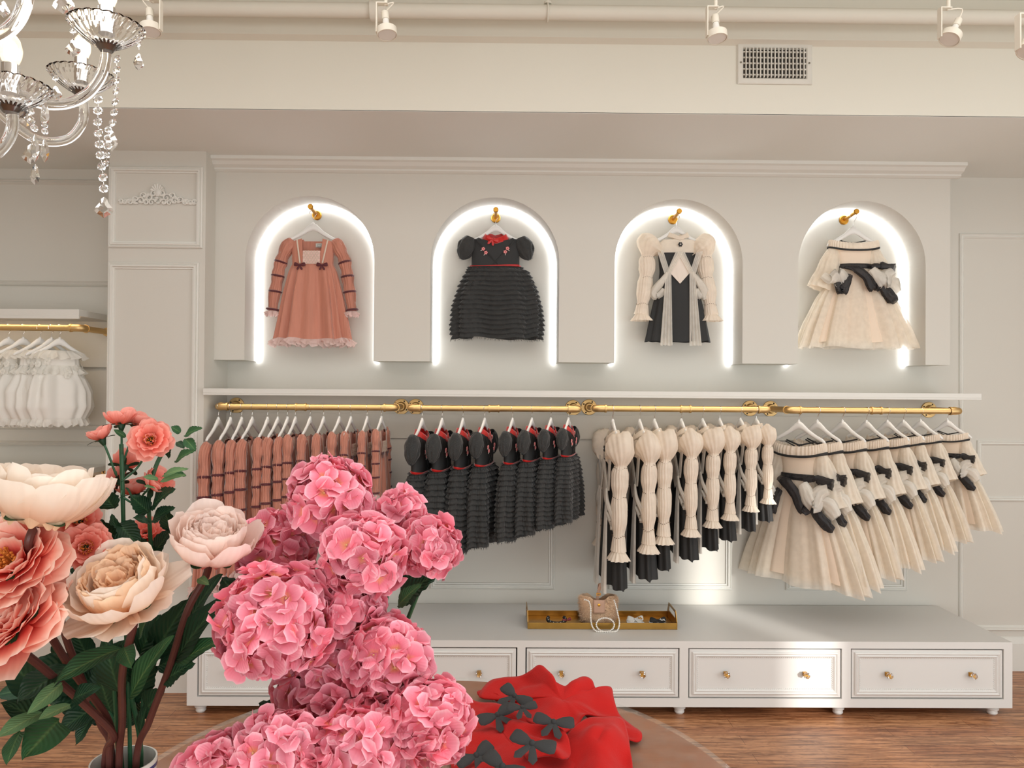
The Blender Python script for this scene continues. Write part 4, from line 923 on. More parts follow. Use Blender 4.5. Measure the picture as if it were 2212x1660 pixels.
# ---------------------------------------------------------------- petals and leaves
def rot_frame(ax):
    ax = Vector(ax).normalized(); x = ax.orthogonal().normalized(); return ax, x, ax.cross(x)
def petal(mb, c, ax, az, L, Wd, f0, f1, r0=.004, cup=.35, k=.5, ruf=.06, nu=6, nv=7, notch=.0, rnd=random):
    """petal leaving the flower's axis at azimuth az; its direction turns from f0 to f1 (degrees away from the axis)"""
    A, X, Y = rot_frame(ax); R_d = X * math.cos(az) + Y * math.sin(az); S = A.cross(R_d)
    pos = Vector(c) + R_d * r0; rows = []; ph = rnd.uniform(0, 9)
    for j in range(nv + 1):
        v = j / nv; f = math.radians(lerp(f0, f1, v)); d = R_d * math.sin(f) + A * math.cos(f); nrm = R_d * math.cos(f) - A * math.sin(f)   # outward
        if j: pos = pos + d * (L / nv)
        w = Wd * (max(0.0, v) ** .55 * .92 + .08) * (1 - max(0, v - .6) ** 2 * 1.6)
        rows.append((pos.copy(), w, nrm, d, v))
    vs, at = [], []
    for p, w, nrm, d, v in rows:
        for i in range(nu + 1):
            u = i / nu * 2 - 1; e = abs(u)
            q = p + S * (u * w) - nrm * (cup * w * u * u) + nrm * (ruf * Wd * math.sin(u * 7 + ph + v * 3) * v * v) - d * (notch * Wd * (1 - e) * v ** 4) - d * (.95 * w * (1 - math.sqrt(1 - .97 * e * e)) * v ** 1.5)
            vs.append(q); at.append((v, k, u * .5 + .5))
    fs = [(j * (nu + 1) + i, j * (nu + 1) + i + 1, (j + 1) * (nu + 1) + i + 1, (j + 1) * (nu + 1) + i) for j in range(nv) for i in range(nu)]
    mb.add(vs, fs, at)
def leaf(mb, b, t, w, nrm=(0, -.5, 1), curl=.15, serr=0.0, fold=.25, k=.5, nv=14, wob=.0):
    b = Vector(b); t = Vector(t); d = (t - b); L = d.length; d.normalize(); n = Vector(nrm); n = (n - d * n.dot(d)).normalized(); s = d.cross(n)
    vs, at = [], []
    for j in range(nv + 1):
        v = j / nv; ww = w * .5 * math.sin(PI * min(1, v ** .8)) ** .8 * (1 - .1 * v) + w * .01
        for i, u in enumerate((-1, -.6, -.25, 0, .25, .6, 1)):
            tooth = serr * w * (1 if j % 2 else -1) * (abs(u) == 1)
            p = b + d * (L * v - abs(u) * 0) + s * (u * ww + (tooth if u > 0 else -tooth)) + n * (fold * abs(u) * ww - curl * L * (v - .3) ** 2 + wob * w * math.sin(v * 9 + u * 2) * abs(u))
            vs.append(p); at.append((abs(u) * .8 + .1, k, v - abs(u) * .35))
    fs = [(j * 7 + i, j * 7 + i + 1, (j + 1) * 7 + i + 1, (j + 1) * 7 + i) for j in range(nv) for i in range(6)]
    return mb.add(vs, fs, at)
Mhyd = gradmat('hydrangea_petal', [(0, (232, 190, 124)), (.10, (232, 150, 116)), (.35, (230, 120, 140)), (.8, (240, 150, 168)), (1, (250, 190, 202))], .65, .22, noise_amt=.26)
Mhydc = mat('hydrangea_centre', (214, 170, 120), .6)
Mpeo = gradmat('white_peony_petal', [(0, (248, 216, 178)), (.35, (250, 216, 184)), (.7, (253, 238, 222)), (1, (254, 244, 232))], .5, .35, noise_amt=.06)
Mpeoi = gradmat('peach_peony_petal', [(0, (238, 150, 110)), (.35, (250, 200, 160)), (1, (254, 226, 196))], .5, .3, noise_amt=.08)
Mblu = gradmat('blush_peony_petal', [(0, (238, 120, 110)), (.3, (250, 206, 190)), (.7, (253, 230, 218)), (1, (254, 238, 230))], .5, .35, noise_amt=.06)
Mcor = gradmat('coral_rose_petal', [(0, (226, 64, 56)), (.4, (238, 100, 88)), (.75, (248, 176, 156)), (1, (253, 222, 206))], .55, .3, noise_amt=.10)
Mros = gradmat('pink_rose_petal', [(0, (236, 110, 84)), (.5, (244, 142, 124)), (1, (252, 184, 170))], .55, .35, noise_amt=.10)
Mstam = mat('yellow_stamen', (196, 112, 36), .7)
Mleaf = gradmat('dark_leaf', [(0, (84, 118, 78)), (.2, (38, 70, 46)), (1, (30, 58, 40))], .42, .12, noise_amt=.25, veins=.35)
Mleafm = gradmat('green_leaf', [(0, (130, 160, 100)), (.2, (58, 100, 60)), (1, (48, 88, 56))], .45, .2, noise_amt=.2, veins=.35)
Mleafl = gradmat('light_leaf', [(0, (170, 196, 130)), (.2, (116, 152, 104)), (1, (100, 142, 96))], .5, .3, noise_amt=.15, veins=.3)
Mstem = mat('brown_stem', (92, 50, 44), .45, var=.2, vscale=20)
Mstemg = mat('green_stem', (44, 92, 62), .4, var=.15, vscale=20)
def bloom(name, c, R0, ax, m, rings, seed, parent, inner=None, stamen=False, mi=None):
    """rings: (count, length, width, f0, f1, r0, cup, ruffle) in units of the radius"""
    rnd = random.Random(seed); mb = MB(); mb.cur = 0
    for ri, (cnt, L_, w_, f0, f1, r0, cup, ruf) in enumerate(rings):
        mb.cur = 1 if (mi and ri < inner) else 0; st = rnd.uniform(0, 6)
        for q in range(cnt):
            petal(mb, Vector(c), ax, st + q * 2 * PI / cnt + rnd.uniform(-.25, .25), L_ * R0 * rnd.uniform(.9, 1.1), w_ * R0 * rnd.uniform(.9, 1.12), f0 + rnd.uniform(-7, 7), f1 + rnd.uniform(-10, 10), r0 * R0, cup, rnd.random(), ruf, 7, 8, .35 * rnd.random(), rnd)
    o = mb.build(name, [m, mi] if mi else m, parent, angle=0)
    if stamen:
        s = MB(); A, X, Y = rot_frame(ax)
        for q in range(60):
            a = rnd.uniform(0, 6.3); r = R0 * .26 * rnd.random() ** .5; b0 = Vector(c) + A * R0 * .12; tp = b0 + (X * math.cos(a) + Y * math.sin(a)) * r * 1.1 + A * R0 * rnd.uniform(.10, .24)
            s.tube([b0 + (X * math.cos(a) + Y * math.sin(a)) * r * .5, tp], R0 * .012, 4); s.ball(tp, R0 * .026, 6, 4)
        s.build('stamen', Mstam, o)
    return o
def stem(pts, r, m, parent, name='stem', n=10): return MB().tube(spline(pts, 8), r, n).build(name, m, parent)
VX, VY = T(267, 1700, 0).x, 1.2; vc = P(267, 1642, VY); VZ = vc.z
Mpor = mat('white_porcelain', (236, 234, 228), .12, coat=.5); Mblue = mat('cobalt_glaze', (44, 58, 120), .15, coat=.5)
vase = thing('porcelain_vase', 'white porcelain vase with blue rim line holding the peonies, at the lower left', 'vase', (vc.x, VY, TZ))
cv = (vc.x, VY, 0)
MB().lathe([(.0, TZ + .006), (.040, TZ + .001), (.046, TZ + .012), (.056, TZ + .06), (.060, TZ + .12), (.055, VZ - .05), (.048, VZ - .02), (.050, VZ - .004), (.0495, VZ), (.047, VZ), (.044, VZ - .02), (.050, VZ - .06), (.054, TZ + .12), (.04, TZ + .02), (.0, TZ + .012)], cv, 64, caps=False).build('body', Mpor, vase)
MB().lathe([(.0500, VZ - .012), (.0502, VZ - .010), (.0502, VZ - .008), (.0500, VZ - .006)], cv, 64, caps=False).build('rim_line', Mblue, vase)
m = MB(); rv = random.Random(4)
for q in range(30):
    a = rv.uniform(-PI, 0); z = VZ - rv.uniform(.022, .05); r = interp([(-.05, .0553), (-.02, .0485)], z - VZ)[0] + .0006
    pts = [(cv[0] + r * math.cos(a + k * .05), VY + r * math.sin(a + k * .05), z + .004 * math.sin(k * 1.4 + q)) for k in range(4)]; m.tube(pts, .0008, 5)
m.build('blue_brushwork', Mblue, vase)
def vp(dx=0, dy=0, z=None): return (vc.x + dx, VY + dy, TZ + .02 if z is None else z)
GP = 'peonies in the porcelain vase'
def peony(c, R0, ax, m, rings, seed, label, via, base, inner=None, mi=None, stamen=False, nm='peony', sm=None, sr=.0054, leaves=()):
    t = thing(nm, label, 'flower', vp(*base))
    A = Vector(ax).normalized(); b0 = Vector(c) - A * R0 * .30
    bloom('bloom', b0, R0, ax, m, rings, seed, t, inner, stamen, mi)
    stem([vp(*base), vp(base[0] * 1.25, base[1] * 1.2, VZ)] + list(via) + [b0 - A * .03, b0 + A * .002], sr, sm or Mstem, t)
    s = MB()
    for q in range(5):
        petal(s, b0, ax, q * 1.256, R0 * .5, R0 * .2, 60, 95, .006, .2, .5, .0)
    s.build('sepal', Mleafm, t, angle=0)
    for lf in leaves: add_leaf(t, *lf)
    return t
def add_leaf(t, b, tip, w, Yb, Yt, m=None, serr=.0, nrm=(0, -.8, .6), curl=.12, nm='leaf'):
    s = MB(); pb, pt_ = P(b[0], b[1], Yb), P(tip[0], tip[1], Yt); leaf(s, pb, pt_, w * Yb / F, nrm, curl, serr, k=random.random(), wob=.06)
    return s.build(nm, m or Mleaf, t, angle=0)
random.seed(11)
PEO = [(7, .72, .22, 3, 12, .03, .3, .10), (9, .76, .25, 8, 10, .14, .35, .10), (11, .80, .28, 14, 6, .26, .4, .10), (12, .84, .30, 24, -4, .36, .45, .10), (11, .92, .34, 36, -12, .40, .45, .08), (10, .95, .46, 70, -14, .12, .45, .06), (9, 1.15, .52, 82, -12, .10, .42, .06), (8, 1.3, .54, 92, 2, .08, .35, .06)]
PEOW = PEO + [(7, 1.16, .46, 96, 58, .06, .25, .08)]
cA = P(262, 1278, 1.0)
peony(cA, .076, (-.10, -.52, .85), Mpeo, PEOW, 1, 'large white peony with a peach heart standing upright in the middle of the vase', [P(264, 1560, 1.14), P(265, 1450, 1.06)], (0, -.012), 5, Mpeoi, leaves=[
    ((278, 1508), (358, 1376), 56, 1.10, 1.02, Mleafm, 0, (-.4, -.8, .3)), ((262, 1400), (117, 1462), 62, 1.03, .96, Mleafm, 0, (0, -.5, .9), .25), ((268, 1398), (282, 1440), 44, 1.02, .98, Mleafm), ((258, 1500), (222, 1380), 60, 1.12, 1.08, Mleaf), ((300, 1380), (322, 1320), 30, 1.1, 1.05, Mleafm)])
cB = P(456, 1180, 1.08)
peony(cB, .072, (.25, -.30, .92), Mblu, PEO, 2, 'blush white peony leaning right beside the pink hydrangeas', [P(322, 1560, 1.16), P(365, 1445, 1.13), P(405, 1320, 1.1)], (.018, -.004), 5, Mblu, leaves=[
    ((376, 1428), (478, 1286), 66, 1.13, 1.05, Mleaf, 0, (-.5, -.8, .3)), ((384, 1432), (474, 1378), 50, 1.12, 1.04, Mleafm, 0, (-.2, -.7, .7)), ((355, 1470), (414, 1432), 54, 1.14, 1.10, Mleaf, .03), ((402, 1350), (470, 1240), 60, 1.18, 1.15, Mleaf, 0, (-.6, -.7, .2)), ((428, 1250), (450, 1262), 20, 1.07, 1.05, Mleafl)])
cC = P(88, 1092, .97)
peony(cC, .088, (.18, .12, .97), Mpeo, [(10, .45, .25, 20, 0, .05, .4, .12)] + PEO[4:], 3, 'cream peony seen from the side at the left edge, above the coral roses', [P(215, 1560, 1.2), P(150, 1400, 1.15), P(105, 1250, 1.08)], (-.02, .01))
ROSE = [(7, .55, .36, 40, 14, .14, .3, .09), (7, .80, .46, 60, 34, .12, .28, .08), (8, 1.0, .52, 74, 52, .10, .25, .07), (8, 1.12, .55, 86, 66, .08, .2, .07), (8, 1.15, .55, 100, 84, .06, .15, .07)]
peony(P(14, 1206, .95), .066, (-.10, -.72, .62), Mcor, ROSE, 4, 'coral rose with a golden centre at the left edge, under the cream peony', [P(235, 1560, 1.15), P(150, 1440, 1.08), P(70, 1300, 1.0)], (-.012, -.012), stamen=True, nm='coral_rose')
peony(P(8, 1330, .93), .068, (-.25, -.62, .60), Mcor, [(7, .5, .3, 25, 5, .06, .3, .12)] + ROSE, 5, 'coral rose at the left edge, beneath the other coral rose', [P(245, 1590, 1.15), P(190, 1530, 1.1), P(100, 1450, 1.02), P(45, 1400, .97)], (-.02, -.008), nm='coral_rose', leaves=[
    ((150, 1440), (38, 1512), 84, 1.06, .98, Mleaf, 0, (0, -.6, .8)), ((135, 1476), (62, 1540), 36, 1.02, .96, Mleafl, 0, (.3, -.8, .3)), ((155, 1512), (212, 1484), 42, 1.06, 1.04, Mleaf), ((128, 1556), (55, 1632), 84, 1.04, .95, Mleafm, 0, (.3, -.8, .4)), ((152, 1523), (84, 1552), 34, 1.0, .95, Mleafl), ((44, 1580), (12, 1648), 40, .98, .92, Mleafm), ((96, 1500), (8, 1420), 70, 1.1, 1.05, Mleaf), ((110, 1560), (10, 1520), 60, 1.08, 1.0, Mleaf), ((90, 1540), (-6, 1590), 44, 1.0, .94, Mleafl)])
# dark foliage filling the vase
for g, (bx, lst) in enumerate((( -.01, [((200, 1480), (60, 1430), 80), ((210, 1500), (105, 1500), 70), ((220, 1520), (120, 1580), 60), ((190, 1450), (110, 1395), 70), ((180, 1440), (30, 1460), 70), ((205, 1540), (160, 1610), 40), ((170, 1480), (70, 1495), 76), ((160, 1470), (-10, 1500), 80)]),
                              (.012, [((290, 1480), (250, 1400), 70), ((300, 1500), (330, 1400), 62), ((260, 1520), (200, 1440), 70), ((310, 1540), (345, 1495), 56), ((240, 1540), (215, 1470), 60), ((300, 1420), (340, 1330), 60), ((330, 1420), (400, 1300), 66), ((340, 1440), (440, 1400), 60), ((300, 1590), (318, 1510), 30)]))):
    t = thing('foliage_spray', ('dark green leaf spray spreading left under the coral roses', 'dark green leaf spray between the two peony stems')[g], 'foliage', vp(bx, .02))
    mid = P(215 + 70 * g, 1500, 1.2)
    stem([vp(bx, .02), vp(bx * 1.5, .02, VZ), mid, P(lst[0][1][0] + 60, 1450, 1.2)], .004, Mstemg, t)
    for i in range(13):
        bx_, by_ = random.uniform(150, 330), random.uniform(1430, 1560); an_ = random.uniform(-2.6, -.5) if g else random.uniform(2.4, 4.2); ln = random.uniform(70, 120)
        add_leaf(t, (bx_, by_), (bx_ + ln * math.cos(an_), by_ + ln * .8 * math.sin(an_)), random.uniform(40, 66), 1.22, 1.18 + random.uniform(0, .08), Mleaf, .01, (random.uniform(-.5, .5), -.8, .4))
    for i, (b, tp, w) in enumerate(lst): add_leaf(t, b, tp, w, 1.2, 1.14 + .02 * (i % 3), Mleaf, .015, (random.uniform(-.4, .4), -.8, .5))
# small rose sprays
SR = [(7, .50, .30, 25, 5, .08, .3, .10), (7, .80, .42, 55, 25, .10, .3, .10), (7, 1.0, .48, 80, 48, .08, .25, .10), (7, 1.05, .5, 95, 70, .06, .2, .10)]
SC = [(6, .55, .34, 25, 0, .08, .35, .06), (7, .95, .5, 70, 5, .1, .35, .06), (6, 1.0, .5, 85, 15, .1, .3, .08)]
def spray(label, base, main, items, leaves, seed):
    t = thing('rose_spray', label, 'flower', vp(*base)); mpts = [vp(*base), vp(base[0] * 1.3, base[1] * 1.3, VZ)] + main
    stem(mpts, .0032, Mstemg, t)
    for i, (px, py, Y, rr, ax, rg, frm, st) in enumerate(items):
        c = P(px, py, Y); A = Vector(ax).normalized(); b0 = c - A * rr * .35
        o = bloom('bloom', b0, rr, ax, Mros, rg, seed + i, t, stamen=st)
        f = P(*frm); stem([f, (f + b0 - A * .05) / 2 + Vector((0, 0, -.004)), b0 - A * .02, b0], .0017, Mstemg, t, 'branch', 7)
        s = MB()
        for q in range(5): petal(s, b0, ax, q * 1.256 + .3, rr * .75, rr * .16, 75, 105, .002, .2, .5, 0)
        s.lathe([(.004, .006), (.006, 0), (.003, -.008), (.0015, -.010)], b0, 10, A); s.build('sepal', Mleaf, o, angle=0)
    for lf in leaves: add_leaf(t, *lf)
    return t
spray('tall spray of small pink roses rising above the peonies', (.004, .008), [P(270, 1300, 1.17), P(266, 1110, 1.13), P(262, 960, 1.12)], [
    (325, 948, 1.10, .033, (.35, -.85, .35), SR, (262, 1040, 1.12), True), (215, 938, 1.10, .026, (-.35, -.1, .9), SC, (250, 1020, 1.12), False), (262, 903, 1.12, .032, (-.10, .15, .95), SC, (262, 960, 1.12), False),
    (303, 908, 1.14, .030, (.35, .1, .9), SC, (264, 1000, 1.12), False), (272, 998, 1.16, .030, (-.2, .6, .6), SC, (264, 1060, 1.12), False), (250, 1035, 1.15, .026, (-.7, .2, .5), SC, (266, 1075, 1.12), False)],
    [((248, 1100), (204, 1043), 58, 1.12, 1.10, Mleaf, .03, (-.2, -.9, .2)), ((240, 1172), (198, 1118), 48, 1.12, 1.08, Mleaf, .03), ((262, 1175), (240, 1112), 30, 1.13, 1.12, Mleaf, .02), ((272, 945), (246, 928), 14, 1.11, 1.1, Mleafm, 0), ((255, 1130), (300, 1180), 52, 1.13, 1.1, Mleaf, .02)], 21)
spray('shorter spray of pink roses with a leafy twig, right of the tall spray', (.012, .012), [P(330, 1300, 1.2), P(324, 1150, 1.16), P(322, 1070, 1.14), P(340, 1000, 1.14), P(372, 950, 1.14)], [
    (340, 1042, 1.14, .034, (.7, -.15, .6), SC, (323, 1090, 1.15), False), (290, 1052, 1.17, .034, (-.2, -.1, .9), SC, (322, 1110, 1.15), False), (312, 1150, 1.2, .034, (.1, -.6, .7), SR, (326, 1200, 1.17), False)],
    [((322, 1108), (284, 1072), 42, 1.14, 1.11, Mleaf, .03), ((326, 1096), (372, 1054), 46, 1.14, 1.1, Mleaf, .03), ((328, 1125), (374, 1095), 34, 1.14, 1.12, Mleaf, .03), ((324, 1130), (290, 1118), 30, 1.13, 1.1, Mleaf, .02),
     ((390, 935), (370, 922), 20, 1.13, 1.12, Mleafm, .03), ((398, 941), (434, 923), 24, 1.13, 1.11, Mleafm, .03), ((400, 948), (422, 973), 24, 1.13, 1.11, Mleafm, .03), ((378, 996), (416, 972), 28, 1.13, 1.1, Mleafm, .03), ((366, 962), (362, 992), 20, 1.13, 1.14, Mleaf, .03), ((372, 950), (361, 943), 12, 1.13, 1.12, Mleafm, .02), ((382, 955), (398, 968), 16, 1.13, 1.12, Mleaf, .02),
     ((350, 1028), (402, 1010), 20, 1.1, 1.06, Mleafl, .02), ((345, 1040), (398, 1024), 18, 1.1, 1.07, Mleafl, .02), ((342, 1036), (310, 1030), 18, 1.1, 1.08, Mleafl, .02), ((335, 1055), (312, 1050), 14, 1.1, 1.08, Mleafl, .02), ((355, 1022), (400, 1026), 24, 1.12, 1.1, Mleafm, .03), ((372, 1150), (352, 1095), 34, 1.17, 1.15, Mleaf, .03), ((330, 1200), (372, 1140), 40, 1.18, 1.16, Mleaf, .03), ((330, 1210), (296, 1160), 36, 1.18, 1.16, Mleaf, .03)], 31)
spray('low spray with two open pink roses between the cream peony and the coral rose', (-.008, .002), [P(240, 1400, 1.14), P(225, 1260, 1.10)], [
    (172, 1124, 1.05, .032, (.45, -.8, .35), SR, (222, 1250, 1.09), True), (184, 1182, 1.02, .034, (.30, -.85, .30), SR, (224, 1270, 1.09), True)],
    [((205, 1180), (240, 1165), 30, 1.1, 1.08, Mleaf, .02), ((190, 1160), (120, 1130), 34, 1.12, 1.08, Mleaf), ((170, 1180), (130, 1140), 40, 1.13, 1.1, Mleaf), ((210, 1240), (190, 1215), 40, 1.12, 1.1, Mleaf), ((215, 1250), (150, 1230), 40, 1.12, 1.1, Mleaf)], 41)
# ---------------------------------------------------------------- hydrangeas
hv = P(690, 1900, 1.16); HV = (hv.x, 1.16)
hvase = thing('porcelain_vase', 'plain white porcelain vase hidden under the pink hydrangeas', 'vase', (HV[0], HV[1], TZ))
MB().lathe([(0, TZ + .006), (.045, TZ + .001), (.055, TZ + .02), (.068, TZ + .08), (.050, TZ + .15), (.046, TZ + .165), (.043, TZ + .165), (.046, TZ + .15), (.06, TZ + .08), (.04, TZ + .02), (0, TZ + .012)], (HV[0], HV[1], 0), 48, caps=False).build('body', Mpor, hvase)
HZ = TZ + .165
def floret(mb, c, n, s, rnd, cen=True):
    A = Vector(n).normalized(); st = rnd.uniform(0, 1.57); kk = rnd.random()
    for q in range(4):
        petal(mb, c, A, st + q * PI / 2 + rnd.uniform(-.12, .12), s * rnd.uniform(.9, 1.12), s * .62 * rnd.uniform(.9, 1.12), rnd.uniform(38, 66), rnd.uniform(70, 110), .001, rnd.uniform(-.15, .35), min(1, max(0, kk + rnd.uniform(-.3, .3))), .07, 4, 5, .1, rnd)
def hyd_mesh(R0, seed, n, s):
    rnd = random.Random(seed); mb = MB(); cn = MB()
    for i in range(n):
        z = 1 - 2 * (i + .5) / n; a = i * 2.39996 + rnd.uniform(-.2, .2); r = math.sqrt(max(0, 1 - z * z))
        if z < -.8: continue
        d = Vector((r * math.cos(a), r * math.sin(a), z)); d2 = (d + Vector((rnd.uniform(-.5, .5), rnd.uniform(-.5, .5), rnd.uniform(-.5, .5)))).normalized()
        rr = R0 * (1 + rnd.uniform(-.12, .10) + .08 * nz3(d.x * 2 + seed, d.y * 2, d.z * 2)); c = d * (rr - s * .35)
        mb.cur = 0; floret(mb, c, d2, s * rnd.uniform(.85, 1.15), rnd); mb.cur = 1; mb.ball(c + d2 * .002, s * .07, 6, 4)
    return mb, cn
HY = [ # px, py, Y, radius px, florets, scale of floret, label
 (714, 1080, 1.16, 92, 62, 'pink hydrangea at the top of the bunch, in front of the pink dresses'),
 (866, 1112, 1.22, 52, 34, 'small pink hydrangea between the top bloom and the black dresses'),
 (930, 1182, 1.16, 62, 46, 'pink hydrangea reaching furthest right, against the black dresses'),
 (782, 1202, 1.08, 92, 64, 'pink hydrangea right of the centre of the bunch, beside dark leaves'),
 (598, 1190, 1.20, 84, 56, 'deep pink hydrangea behind the blush peony'),
 (594, 1342, 1.02, 124, 96, 'largest pink hydrangea on the left of the bunch, over the cabinet drawer'),
 (742, 1312, 1.10, 84, 56, 'pink hydrangea tucked in the middle of the bunch'),
 (838, 1432, 1.06, 94, 66, 'pink hydrangea in front of the cabinet, beside the table top'),
 (692, 1496, 1.08, 98, 66, 'deep pink hydrangea low in the middle of the bunch'),
 (924, 1560, 1.00, 92, 66, 'pink hydrangea touching the red felt cape'),
 (770, 1634, .98, 108, 76, 'pink hydrangea at the bottom edge, left of the red cape'),
 (600, 1640, .96, 100, 70, 'pink hydrangea at the bottom edge, in the middle of the three lowest'),
 (470, 1700, .95, 98, 64, 'pink hydrangea at the bottom edge, nearest the vase')]
for i, (px, py, Y, rp, n, lb) in enumerate(HY):
    c = P(px, py, Y); R0 = rp * .92 * Y / F; s = (.0275 if n > 50 else .025); n = int(n * 1.7)
    an = 2 * PI * i / len(HY); b0 = Vector((HV[0] + .024 * math.cos(an), HV[1] + .024 * math.sin(an), TZ + .02))
    t = thing('hydrangea', lb, 'flower', b0, 'pink hydrangeas in the bunch')
    mb, cn = hyd_mesh(R0, i + 1, n, s); MT = Matrix.Translation(c); mb.xf(MT)
    h = mb.build('flower_head', [Mhyd, Mhydc], t, angle=0)
    top = Vector((HV[0] + .030 * math.cos(an), HV[1] + .030 * math.sin(an), HZ)); md = top.lerp(c, .5) + Vector((0, .03, -.01))
    stem([b0, top, md, c + Vector((0, 0, -R0 * .5)), c], .0034, Mstemg, t)
def hleaf(idx, b, tip, w, Y, Y2, m=Mleaf, serr=.03, nrm=(0, -.8, .6)):
    t = [o for o in bpy.data.objects if o.name.startswith('hydrangea')][idx] if False else bpy.data.objects['hydrangea' + ('' if idx == 0 else '.%03d' % idx)]
    add_leaf(t, b, tip, w, Y, Y2, m, serr, nrm)
hleaf(2, (862, 1290), (936, 1242), 72, 1.18, 1.14); hleaf(2, (868, 1250), (858, 1165), 60, 1.2, 1.2); hleaf(3, (858, 1310), (905, 1262), 34, 1.14, 1.1, Mleafm); hleaf(1, (870, 1165), (790, 1130), 34, 1.22, 1.18)
hleaf(0, (690, 1180), (726, 1098), 70, 1.2, 1.16); hleaf(0, (650, 1180), (690, 1105), 50, 1.22, 1.2); hleaf(3, (742, 1362), (812, 1322), 52, 1.16, 1.12); hleaf(5, (520, 1300), (480, 1250), 60, 1.12, 1.1); hleaf(6, (690, 1380), (650, 1330), 60, 1.18, 1.14); hleaf(7, (790, 1500), (720, 1480), 60, 1.14, 1.12)
hleaf(8, (640, 1560), (560, 1520), 60, 1.14, 1.12, Mleaf)
# ---------------------------------------------------------------- tray with accessories on the cabinet
CZ = kt
def C(px, py, h=0.0):
    a = P(px, py, 1.0) - CP; t = (CZ + h - CAMZ) / a.z; return CP + a * t
Mtray = mat('aged_gold', (176, 136, 70), .28, 1.0, var=.25, vscale=12, bump=.15, bscale=40)
q0 = C(1141, 1360); q1 = C(1461, 1360); yb_ = C(1300, 1333).y; ty0 = q0.y
tray = thing('gold_tray', 'long narrow gold tray with upright handles on the cabinet top', 'tray', ((q0.x + q1.x) / 2, (ty0 + yb_) / 2, CZ))
hh = .032; tx0, tx1 = q0.x, q1.x
m = MB(); m.box(tx0, tx1, ty0, yb_, CZ + .001, CZ + .005); m.box(tx0, tx1, ty0, ty0 + .003, CZ + .005, CZ + hh); m.box(tx0, tx1, yb_ - .003, yb_, CZ + .005, CZ + hh); m.build('tray_base', Mtray, tray, smooth=False, bevel=.001)
for x, s in ((tx0, -1), (tx1, 1)):
    m = MB(); w = .003; y0, y1 = ty0, yb_; zc_ = CZ + .085
    def ob(a, b, c_, d): m.box(min(x, x + s * w), max(x, x + s * w), a, b, c_, d)
    ob(y0, y1, CZ + .001, CZ + .036)
    m.add([(x + e * s * w, y, z) for e in (0, 1) for y, z in ((y0, CZ + .036), (y1, CZ + .036), (y1 - .03, zc_), (y0 + .03, zc_), (y0 + .03, CZ + .046), (y1 - .03, CZ + .046), (y1 - .045, zc_ - .012), (y0 + .045, zc_ - .012))],
          sum([[(o_ + 0, o_ + 1, o_ + 5, o_ + 4), (o_ + 1, o_ + 2, o_ + 6, o_ + 5), (o_ + 2, o_ + 3, o_ + 7, o_ + 6), (o_ + 3, o_ + 0, o_ + 4, o_ + 7)] for o_ in (0, 8)], []) + [(0, 1, 9, 8), (1, 2, 10, 9), (2, 3, 11, 10), (3, 0, 8, 11), (4, 5, 13, 12), (5, 6, 14, 13), (6, 7, 15, 14), (7, 4, 12, 15)])
    m.build('handle', Mtray, tray, smooth=False)
# fur bag
Mfur = mat('beige_fur', (224, 190, 156), .95, sheen=.6, var=.22, vscale=22, bump=1.0, bscale=160); Mlea = mat('tan_leather', (190, 152, 128), .5, bump=.1, bscale=200)
bc = Vector((P(1292, 1340, 3.76).x, 3.76, CZ + .006)); bw = .096; bh = .135
bag = thing('fur_handbag', 'small beige fur handbag with a pearl strap standing in the gold tray', 'handbag', bc)
m = MB(); rb = random.Random(8)
def bagf(u, v):
    th = 2 * PI * u; w = lerp(.078, bw, v ** .6) * (1 if v < .9 else 1 - (v - .9) * 1.4); d = .036 + .010 * math.sin(PI * v); dip = -.030 * max(0, 1 - abs(math.cos(th)) * 2.0) * v ** 3
    return bc + Vector((w * sgnpow(math.cos(th), .8), d * sgnpow(math.sin(th), .9), bh * v + dip + .004 * nz3(th, v * 4, 0)))
m.grid(bagf, 64, 20, cu=True); m.add([bagf(i / 64, 0) for i in range(64)], [tuple(range(64))]); body_ = m.build('body', Mfur, bag, angle=0)
m = MB()
for q in range(5200):
    u, v = rb.random(), rb.random(); p = bagf(u, v); th = 2 * PI * u; nn = Vector((math.cos(th) * .6, math.sin(th), .15 * v)).normalized(); x = Vector((rb.uniform(-1, 1), rb.uniform(-1, 1), rb.uniform(-1, 1))) * .0011
    if p.y < bc.y - .02 and abs(p.x - bc.x + .004) < .030 and v > .42: continue
    m.add([p - x, p + x, p + nn * rb.uniform(.008, .017) + Vector((rb.uniform(-1, 1), 0, rb.uniform(-1.4, .4))) * .006], [(0, 1, 2)])
m.build('fur_pile', Mfur, body_, smooth=False, kind='stuff')
m = MB(); fx0, fx1 = bc.x - .032, bc.x + .026; yf = bc.y - .054
m.grid(lambda u, v: Vector((lerp(fx0, fx1, u), yf + .002 * math.sin(PI * u) * -1 + .012 * max(0, v - .85), bc.z + lerp(.058, .125, v))), 8, 8); fl_ = m.build('flap', Mlea, bag, solid=.003)
MB().lathe([(.0075, 0), (.007, .003), (.003, .004)], (bc.x - .004, yf - .002, bc.z + .100), 16, (0, -1, 0)).build('snap', Mhook, fl_)
m = MB(); hp = spline([(bc.x - .006, bc.y - .01, bc.z + .115), (bc.x - .002, bc.y - .012, bc.z + .150), (bc.x + .006, bc.y - .012, bc.z + .175), (bc.x + .012, bc.y - .005, bc.z + .192), (bc.x + .004, bc.y + .004, bc.z + .190), (bc.x + .000, bc.y + .004, bc.z + .165)], 6)
m.tube(hp, .0075, 8, flat=.25); ho = m.build('top_strap', Mlea, bag)
MB().frame(bc.x - .012, bc.x + .010, bc.z + .138, bc.z + .150, bc.y - .018, [(0, 0), (0, .003), (.003, .003), (.003, 0)]).build('buckle', Mhook, ho, smooth=False)
